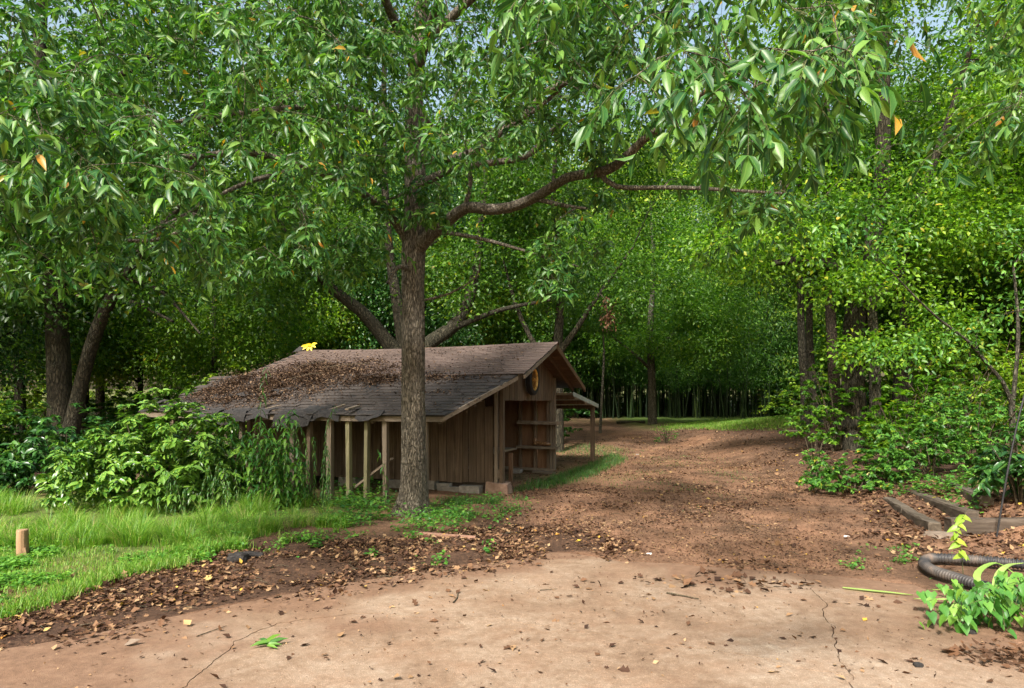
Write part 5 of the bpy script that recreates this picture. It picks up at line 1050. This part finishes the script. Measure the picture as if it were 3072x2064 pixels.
# tall weeds along the shed front
def weed(loc, hgt, lean, nl, ls, lw, mat, label, name='tall_weed', group=None, droop=.7, nst=3, spread=.1):
    o = empty(name, loc, label, 'weed', group); q = QB(); P = []; D = []; U = []
    for s_ in range(nst):
        a = rng.uniform(0, 6.28); h_ = hgt * (1 if s_ == 0 else rng.uniform(.5, .95)); b0 = np.array(loc) + np.array([rng.normal() * spread, rng.normal() * spread, -.03]); ex = np.array([lean + rng.normal() * .12, rng.normal() * .12, 0]) * h_
        c_ = spline([b0, b0 + ex * .25 + [0, 0, h_ * .4], b0 + ex * .6 + [0, 0, h_ * .8], b0 + ex * 1.15 + [0, 0, h_ * .98]], .06); q.tube(c_, np.linspace(.007, .002, len(c_)), 5)
        for j in range(nl):
            k = int(len(c_) * (.12 + .88 * (j + .5) / nl)); k = min(k, len(c_) - 1); a = j * 2.4 + rng.normal() * .3; P.append(c_[k]); D.append(np.array([math.cos(a), math.sin(a), -droop + rng.normal() * .2])); U.append(np.array([math.cos(a) * .6, math.sin(a) * .6, 1.]))
    part('stem', *q.get(), M['stem'], o); P = np.array(P); V, F = leaves(T_lance(.45, .08, .8, .7), P, np.array(D), np.array(U), ls * rng.uniform(.6, 1.2, len(P)), lw); part('leaves', V, F, M[mat], o, True, kind='stuff'); return o
def wl(px, D): x = (px - CX) / FPX * D; return (x, D, h1(x, D))
weed(wl(775, 10.9), 2.28, -.07, 34, .17, .2, 'leaf_weed', 'very tall drooping weed reaching up over the shed roof edge', nst=1)
for k, (px, D, hh) in enumerate([(735, 11.1, 1.35), (770, 10.8, 1.45), (805, 11.0, 1.55), (840, 10.7, 1.6), (875, 10.9, 1.35), (820, 10.5, 1.2), (890, 10.5, 1.0)]):
    weed(wl(px, D), hh, rng.normal() * .14, 40, .135, .38, 'leaf_weed', 'leafy drooping weed in the thicket against the shed front', group='drooping weeds against the shed front', nst=5, spread=.17, droop=.35)
for k, (px, D, hh, ln, lab) in enumerate([(950, 10.9, 1.65, .0, 'thin narrow-leaved weed standing tallest beside the wide shed post'), (915, 10.8, 1.35, -.08, 'thin narrow-leaved weed leaning left of the wide shed post'), (975, 10.8, 1.0, .03, 'short narrow-leaved weed at the foot of the wide shed post')]):
    weed(wl(px, D), hh, ln, 60, .10, .17, 'leaf_weed', lab, nst=3, spread=.05, droop=1.0)
weed(wl(1168, 10.9), .95, .02, 12, .11, .32, 'leaf_bright', 'single broad-leaved sprout at the left edge of the furrowed trunk', nst=1)
for k, (px, D, hh) in enumerate([(640, 10.2, .8), (560, 10.0, .7), (480, 9.9, .65), (690, 10.3, .75)]):
    weed(wl(px, D), hh, rng.normal() * .1, 40, .07, .2, 'leaf_weed', 'low feathery weed in front of the rounded shrub', group='feathery weeds before the rounded shrub', nst=6, spread=.12)

# ------------------------------------------------------------------ smaller things
# timber steps
st = empty('timber_steps', (6.0, 9.6, 0), 'old mossy landscape-timber steps climbing the right-hand bank', 'steps')
def beam(a, b_, wd, h, mat, jit=.008):
    a = np.array(a, float); b_ = np.array(b_, float); n = 9; V = []; d = b_ - a; s_ = norm(np.array([-d[1], d[0], 0])); prof = [(-.5, 0), (-.5, .85), (-.42, 1), (.42, 1), (.5, .85), (.5, 0)]
    for k in range(n):
        c_ = a + d * k / (n - 1)
        for x, z in prof: V.append(c_ + s_ * x * wd + np.array([0, 0, z * h]) + rng.normal(size=3) * jit * .6)
    F = [[k * 6 + j, k * 6 + (j + 1) % 6, (k + 1) * 6 + (j + 1) % 6, (k + 1) * 6 + j] for k in range(n - 1) for j in range(6)] + [[5, 4, 3, 2, 1, 0], [(n - 1) * 6 + j for j in range(6)]]
    part('timber', V, F, mat, st)
beam((6.12, 11.1, -.06), (5.78, 10.0, -.06), .15, .16, M['timber']); beam((5.77, 9.97, -.07), (5.42, 8.75, -.07), .15, .165, M['timber'])
beam((6.62, 11.3, .0), (6.10, 9.05, .0), .17, .20, M['timber']); beam((7.3, 11.6, .12), (6.6, 9.5, .12), .17, .22, M['timber'])
beam((5.5, 8.62, -.05), (7.2, 8.52, -.03), .16, .23, M['timber_x']); beam((6.55, 8.1, -.05), (7.2, 8.0, -.05), .2, .16, M['timber_x'])
def rock(name, c_, s_, mat, label, cat='stone', seed=1):
    import bmesh
    bm = bmesh.new(); bmesh.ops.create_icosphere(bm, subdivisions=3, radius=1); V = np.array([v_.co[:] for v_ in bm.verts]); F = [[v_.index for v_ in f.verts] for f in bm.faces]; bm.free()
    V = np.sign(V) * np.abs(V) ** .7; k = .8 + .5 * fbm(V[:, 0] * 1.8 + seed, V[:, 1] * 1.8 + V[:, 2] * 2.3, 3, seed); return thing(name, np.array(c_) + V * k[:, None] * np.array(s_), F, mat, label, cat)
g_ = gp(2825, 1612); rock('flat_stone', g_ + [0, 0, .015], (.19, .14, .05), M['stone'], 'flat tan stone at the foot of the timber steps', seed=4)
# corrugated pipe
ctr = [(2.9 + 1.6, 5.62, .05)] ; pts = []
for (x, y) in ((3250, 1835), (3072, 1790), (2960, 1762), (2870, 1735), (2800, 1712), (2772, 1690), (2790, 1676), (2850, 1676), (2950, 1682), (3072, 1694), (3250, 1715)):
    D = (EYE - .06) * FPX / (y - HY); pts.append(PX(x, y, D))
Pp = spline(np.array(pts), .0075); rr = .046 * (1 + .15 * np.where(np.arange(len(Pp)) % 4 == 0, -1, np.where(np.arange(len(Pp)) % 4 == 2, 1, .2))); V, F = tube(Pp, rr, 18)
V[:, 2] = np.maximum(V[:, 2], H(V[:, 0], V[:, 1]) - .01); thing('corrugated_pipe', V, F, M['pipe'], 'black corrugated drain pipe bent double on the dirt', 'pipe', smooth=False)
# leaning rod
V, F = tube(spline(np.array([gp(2988, 1615) - [0, 0, .05], PX(3020, 1430, 8.3), PX(3052, 1270, 8.35), PX(3090, 1120, 8.4)]), .1), .011, 8); thing('leaning_rod', V, F, M['pipe_k'], 'thin black rod leaning up beside the timber steps', 'rod', smooth=True)
# wooden stake
g_ = gp(68, 1672); Pz = np.array([g_ + [0, 0, -.12], g_ + [0, 0, .05], g_ + [-.004, 0, .15], g_ + [-.006, .003, .275], g_ + [-.006, .003, .285]]); V, F = tube(Pz, [.058, .058, .056, .055, .050], 14, rfun=lambda k, th, P: 1 + .04 * np.sin(th * 3) + .03 * np.sin(th * 7)); F = F.tolist() + [[len(V) - 14 + j for j in range(14)]]
sk = empty('wooden_stake', g_, 'short sawn tan wooden stake standing in the grass edge', 'stake'); part('post', V, F, M['stake'], sk)
part('split_chip', boxv(g_ + [.07, -.03, -.03], g_ + [.045, -.03, .10], .035, .02, (0, -1, .2)), BOXF, M['stake'], sk)
g_ = gp(715, 1685)
rock('charred_lump', g_ + [0, 0, .035], (.10, .08, .06), M['char'], 'black charred lump half buried in the leaf bed', 'charred wood', 7)
V, F = tube(spline([g_ + [-.12, .12, .03], g_ + [.02, .13, .05], g_ + [.2, .15, .03]], .03), [.03] * 3 if False else .028, 9, rfun=lambda k, th, P: 1 + .25 * np.sin(th * 2 + k * .7) * .5); thing('charred_stick', V, F, M['char'], 'burnt black branch piece lying behind the charred lump', 'charred wood')
a, c_ = gp(1255, 1606), gp(1425, 1620); V = boxv(a + [0, 0, -.02], c_ + [0, 0, -.02], .07, .055); thing('edging_board', V + rng.normal(size=V.shape) * .006, BOXF, M['redboard'], 'faded reddish board half buried below the furrowed trunk', 'board')
a, c_ = gp(1500, 1612), gp(1565, 1602); stick([a + [0, 0, .02], (a + c_) / 2 + [0, 0, .035], c_ + [0, 0, .02]], .012, 'pale bare stick beyond the end of the reddish board')
zc = .022
def dstick(px, r, lab): 
    P = [np.array([*g0(*p), zc]) for p in px]; stick(P, r, lab)
dstick([(2000, 1786), (2050, 1795), (2096, 1804)], .008, 'grey broken stick lying on the driveway slab'); dstick([(1360, 1815), (1372, 1800), (1373, 1782)], .006, 'short dark twig standing out on the driveway near the long crack')
dstick([(1620, 1778), (1645, 1776), (1672, 1774)], .004, 'hair-thin twig on the driveway below the leaf bed'); dstick([(590, 1918), (640, 1900), (680, 1886)], .004, 'hair-thin twig on the dirt-stained driveway side')
# paper scraps, pebbles
def scrap(px, py, s_, lab, seed):
    r2 = np.random.default_rng(seed); g_ = gp(px, py); V = []; n = 5
    for i_ in range(n):
        for j in range(n): V.append(g_ + np.array([(i_ / 4 - .5) * s_ * 1.8 + r2.normal() * s_ * .15, (j / 4 - .5) * s_ + r2.normal() * s_ * .15, .012 + r2.random() * s_ * .6]))
    thing('paper_scrap', V, [[i_ * n + j, (i_ + 1) * n + j, (i_ + 1) * n + j + 1, i_ * n + j + 1] for i_ in range(n - 1) for j in range(n - 1)], M['paper'], lab, 'paper scrap')
scrap(2540, 1617, .035, 'crumpled white scrap on the dirt before the timber steps', 1); scrap(1945, 1669, .035, 'crumpled white scrap at the edge of the concrete', 2); scrap(1913, 1366, .05, 'pale scrap of litter far along the path', 3)
for px, py, s_, lab in ((2915, 1906, .030, 'dark pebble on the driveway near the vine'), (2755, 2006, .028, 'dark pebble on the driveway away from the vine')):
    p = g0(px, py); rock('pebble', (*p, .014 + s_ * .3), (s_, s_ * .8, s_ * .6), M['char'], lab, 'pebble', seed=int(px))
# black bin, pale blocks beside the path
g_ = gp(2470, 1268); bn = empty('black_bin', g_, 'black box-shaped bin half hidden at the edge of the lawn', 'bin')
V = boxv(g_ + [-.24, 0, -.03], g_ + [.24, 0, -.03], .48, .45); part('body', V, BOXF, M['pipe_k'], bn); part('lid', boxv(g_ + [-.26, 0, .421], g_ + [.26, 0, .421], .52, .05), BOXF, M['pipe_k'], bn)
a = gp(2440, 1318)
def cblock(c_, yaw, lab, group=None):
    o = empty('concrete_block', c_, lab, 'block', group); R_ = np.array([[math.cos(yaw), -math.sin(yaw), 0], [math.sin(yaw), math.cos(yaw), 0], [0, 0, 1]])
    for nm, x0, x1, y0, y1 in (('face', -.2, .2, -.095, -.065), ('face', -.2, .2, .065, .095), ('web', -.2, -.165, -.065, .065), ('web', -.018, .018, -.065, .065), ('web', .165, .2, -.065, .065)):
        V = np.array([(x, y, z) for z in (-.01, .17) for x, y in ((x0, y0), (x1, y0), (x1, y1), (x0, y1))]) @ R_.T; part(nm, V + np.array(c_), BOXF, M['block'], o)
cblock(gp(2462, 1318), .3, 'pale hollow concrete block lying at the right path edge')
a = gp(2382, 1296); thing('pale_board', boxv(a + [-.3, 0, 0], a + [.3, .1, 0], .16, .05), BOXF, M['board'], 'pale board scrap lying at the far right path edge', 'board')
a, c_ = gp(1700, 1265 + 22), gp(1930, 1290 - 2); 
a = gp(1850, 1272); c_ = gp(1935, 1270); V, F = tube(spline([a + [0, 0, .05], (a + c_) / 2 + [0, 0, .08], c_ + [0, 0, .05]], .15), .06, 8, rfun=lambda k, th, P: 1 + .3 * np.sin(k * .9) + .2 * np.sin(th * 2 + k * .5)); thing('fallen_log', V, F, M['bark_dark'], 'dark fallen log on the ground before the bamboo', 'log', smooth=True)
# yellow leaf sprig at the ridge end
cY = W(5.36, RIDGE_V, 2.86); P = []; D = []
for k in range(7): a = (-2.9, -2.3, -1.75, -1.2, -.5, .15, 2.9)[k]; P.append(cY + [.02 * k - .06, 0, .10 + .015 * (k % 3)]); D.append(np.array([math.cos(a) * .9, -.5 + .1 * (k % 3), math.sin(a) * .8]))
P = np.array(P); V, F = leaves(T_lance(.1, .1, .8, .9), P, np.array(D), np.tile([0, -1., .3], (7, 1)), np.array([.2, .24, .26, .22, .2, .18, .2]), .42)
ys = empty('yellow_leaf_sprig', cY - [0, 0, .04], 'bright yellow leaf sprig on the roof ridge', 'leaf sprig')
me = np_mesh('leaf', T_lance(.1, .1, .8, .9)[0] * np.array([1, .45, 1]), T_lance()[1], M['leaf_yellow'], True); place_leaves(me, ys, P, np.array(D), np.tile([0, -1., .3], (7, 1)), np.array([.2, .24, .26, .22, .2, .18, .2]) * .78)
V, F = tube([cY - [0, 0, .06], cY + [0, 0, .06]], .006, 5); part('stem', V, F, M['stem'], ys)

# vine, strap leaves and lime sprig at the right corner of the driveway
vin = empty('heart_leaf_vine', (*g0(2950, 1850), 0), 'trailing vine with bright heart-shaped leaves at the driveway corner', 'vine'); q = QB(); P = []; D = []; U = []
for k in range(44):
    px0, py0 = rng.uniform(2880, 3120), rng.uniform(1830, 1905); x0 = np.array([*g0(px0, py0), .02]); e = x0 + np.array([rng.uniform(-.42, .25), rng.uniform(-.3, .15), rng.uniform(.03, .31)])
    if e[0] / e[1] * FPX + CX < 2740: e[0] += .3
    c_ = spline([x0, (x0 + e) / 2 + [0, 0, .12], e], .04); q.tube(c_, np.linspace(.003, .0015, len(c_)), 4)
    for j in range(2, len(c_), 1):
        if rng.random() < .9: a = rng.uniform(0, 6.28); P.append(c_[j] + rng.normal(size=3) * .02); D.append(np.array([math.cos(a) * .6, math.sin(a) * .6 - .3, -.75])); U.append(np.array([math.cos(a), math.sin(a) - .6, .9]))
P = np.array(P); P[:, 2] = np.maximum(P[:, 2], .06); D = np.array(D); U = np.array(U); SZ = rng.uniform(.05, .10, len(P)); part('stems', *q.get(), M['stem'], vin, kind='stuff')
me = np_mesh('leaf', T_HEART[0] * np.array([1, .85, 1]), T_HEART[1], M['leaf_bright'], True); kx = rng.permutation(len(P))[:300]; place_leaves(me, vin, P[kx], D[kx], U[kx], SZ[kx])
def strap(px, label, wd=.022, name='strap_leaf', thick=True):
    C = spline(np.array(px, float), .05); n = len(C); T_ = norm(np.gradient(C, axis=0)); s_ = norm(np.cross(T_, [0, 0, 1.])); tt = np.linspace(0, 1, n); w_ = wd * np.sin(np.clip(tt * .9 + .12, 0, 1) * math.pi) ** .5
    V = np.concatenate([C - s_ * w_[:, None] + [0, 0, .006], C, C + s_ * w_[:, None] + [0, 0, .006]]); F = [[k, k + 1, n + k + 1, n + k] for k in range(n - 1)] + [[n + k, n + k + 1, 2 * n + k + 1, 2 * n + k] for k in range(n - 1)]
    return V, F
cl = empty('strap_leaf_plant', (*g0(2990, 1800), 0), 'clump of long pale green strap leaves flopped among the vine', 'plant')
def G(x, y, z): D = (EYE - z) * FPX / (y - HY); return PX(x, y, D)
for k, pth in enumerate([[G(2985, 1835, .02), G(2990, 1740, .2), G(3020, 1700, .28), G(3072, 1690, .25)], [G(2980, 1835, .02), G(2900, 1790, .12), G(2830, 1870, .03)], [G(2990, 1820, .02), G(3030, 1760, .2), G(3090, 1740, .2)], [G(2985, 1820, .02), G(2930, 1730, .22), G(2990, 1690, .3), G(3060, 1735, .2)],
                          [G(2990, 1830, .02), G(2880, 1775, .1), G(2790, 1770, .05)], [G(3000, 1850, .02), G(3050, 1720, .3), G(3085, 1800, .15)], [G(2950, 1800, .03), G(2850, 1800, .05), G(2740, 1797, .03)], [G(3010, 1830, .03), G(3010, 1710, .25), G(2985, 1770, .2)]]):
    part('leaf', *strap(pth, '', .026), M['strap'], cl, True)
V, F = strap([np.array([*g0(*p), .024]) for p in ((2528, 1772), (2600, 1780), (2680, 1788), (2740, 1795))], ''); thing('cut_strap_leaf', V, F, M['strap'], 'single pale strap leaf lying flat across the driveway', 'leaf', smooth=True)
sp = empty('lime_sprig', (*g0(2890, 1745), 0), 'upright sprig of lime-yellow leaves above the black pipe', 'plant'); b0 = np.array([*g0(2890, 1745), 0.]); Db = b0[1]
c_ = spline(np.array([b0, PX(2885, 1665, Db), PX(2868, 1600, Db), PX(2890, 1550, Db + .05), PX(2905, 1525, Db + .05)]), .03); V, F = tube(c_, np.linspace(.004, .0015, len(c_)), 5); part('stem', V, F, M['stem'], sp)
P = []; D = []
for k in range(15):
    j = int(len(c_) * (.35 + .6 * k / 15)); a = k * 2.4; P.append(c_[min(j, len(c_) - 1)]); D.append(np.array([math.cos(a), math.sin(a) * .6, -.5]))
place_leaves(np_mesh('leaf', T_HEART[0] * np.array([1, .62, 1]), T_HEART[1], M['leaf_lime'], True), sp, np.array(P), np.array(D), np.tile([0, -.8, .7], (15, 1)), rng.uniform(.075, .11, 15))
# torn green leaf bunch and pale dead leaf on the concrete
fb = empty('fallen_leaf_bunch', (*g0(805, 1945), .014), 'wilted green leaf bunch lying on the driveway', 'leaves'); P = np.tile(np.array([*g0(800, 1945), .03]), (7, 1)) + rng.normal(size=(7, 3)) * [.02, .02, .004]; D = np.array([[1, .5, .35], [.9, .1, .1], [-1, -.2, .05], [.4, .7, .3], [-.7, .3, .15], [.8, -.3, .05], [-.9, -.5, .05]])
place_leaves(np_mesh('leaf', T_lance(.15, .15)[0] * np.array([1, .3, 1]), T_lance()[1], M['leaf_weed'], True), fb, P, D, np.tile([0, -.5, 1.], (7, 1)), rng.uniform(.09, .15, 7))
V, F = leaves(T_CURL, np.array([[*g0(372, 1945), .02]]), np.array([[1, .3, .1]]), np.array([[0, -.3, 1.]]), np.array([.11]), .5); thing('dry_leaf', V, F, M['stone'], 'large pale dry leaf curled on the dirt-stained concrete', 'leaf')
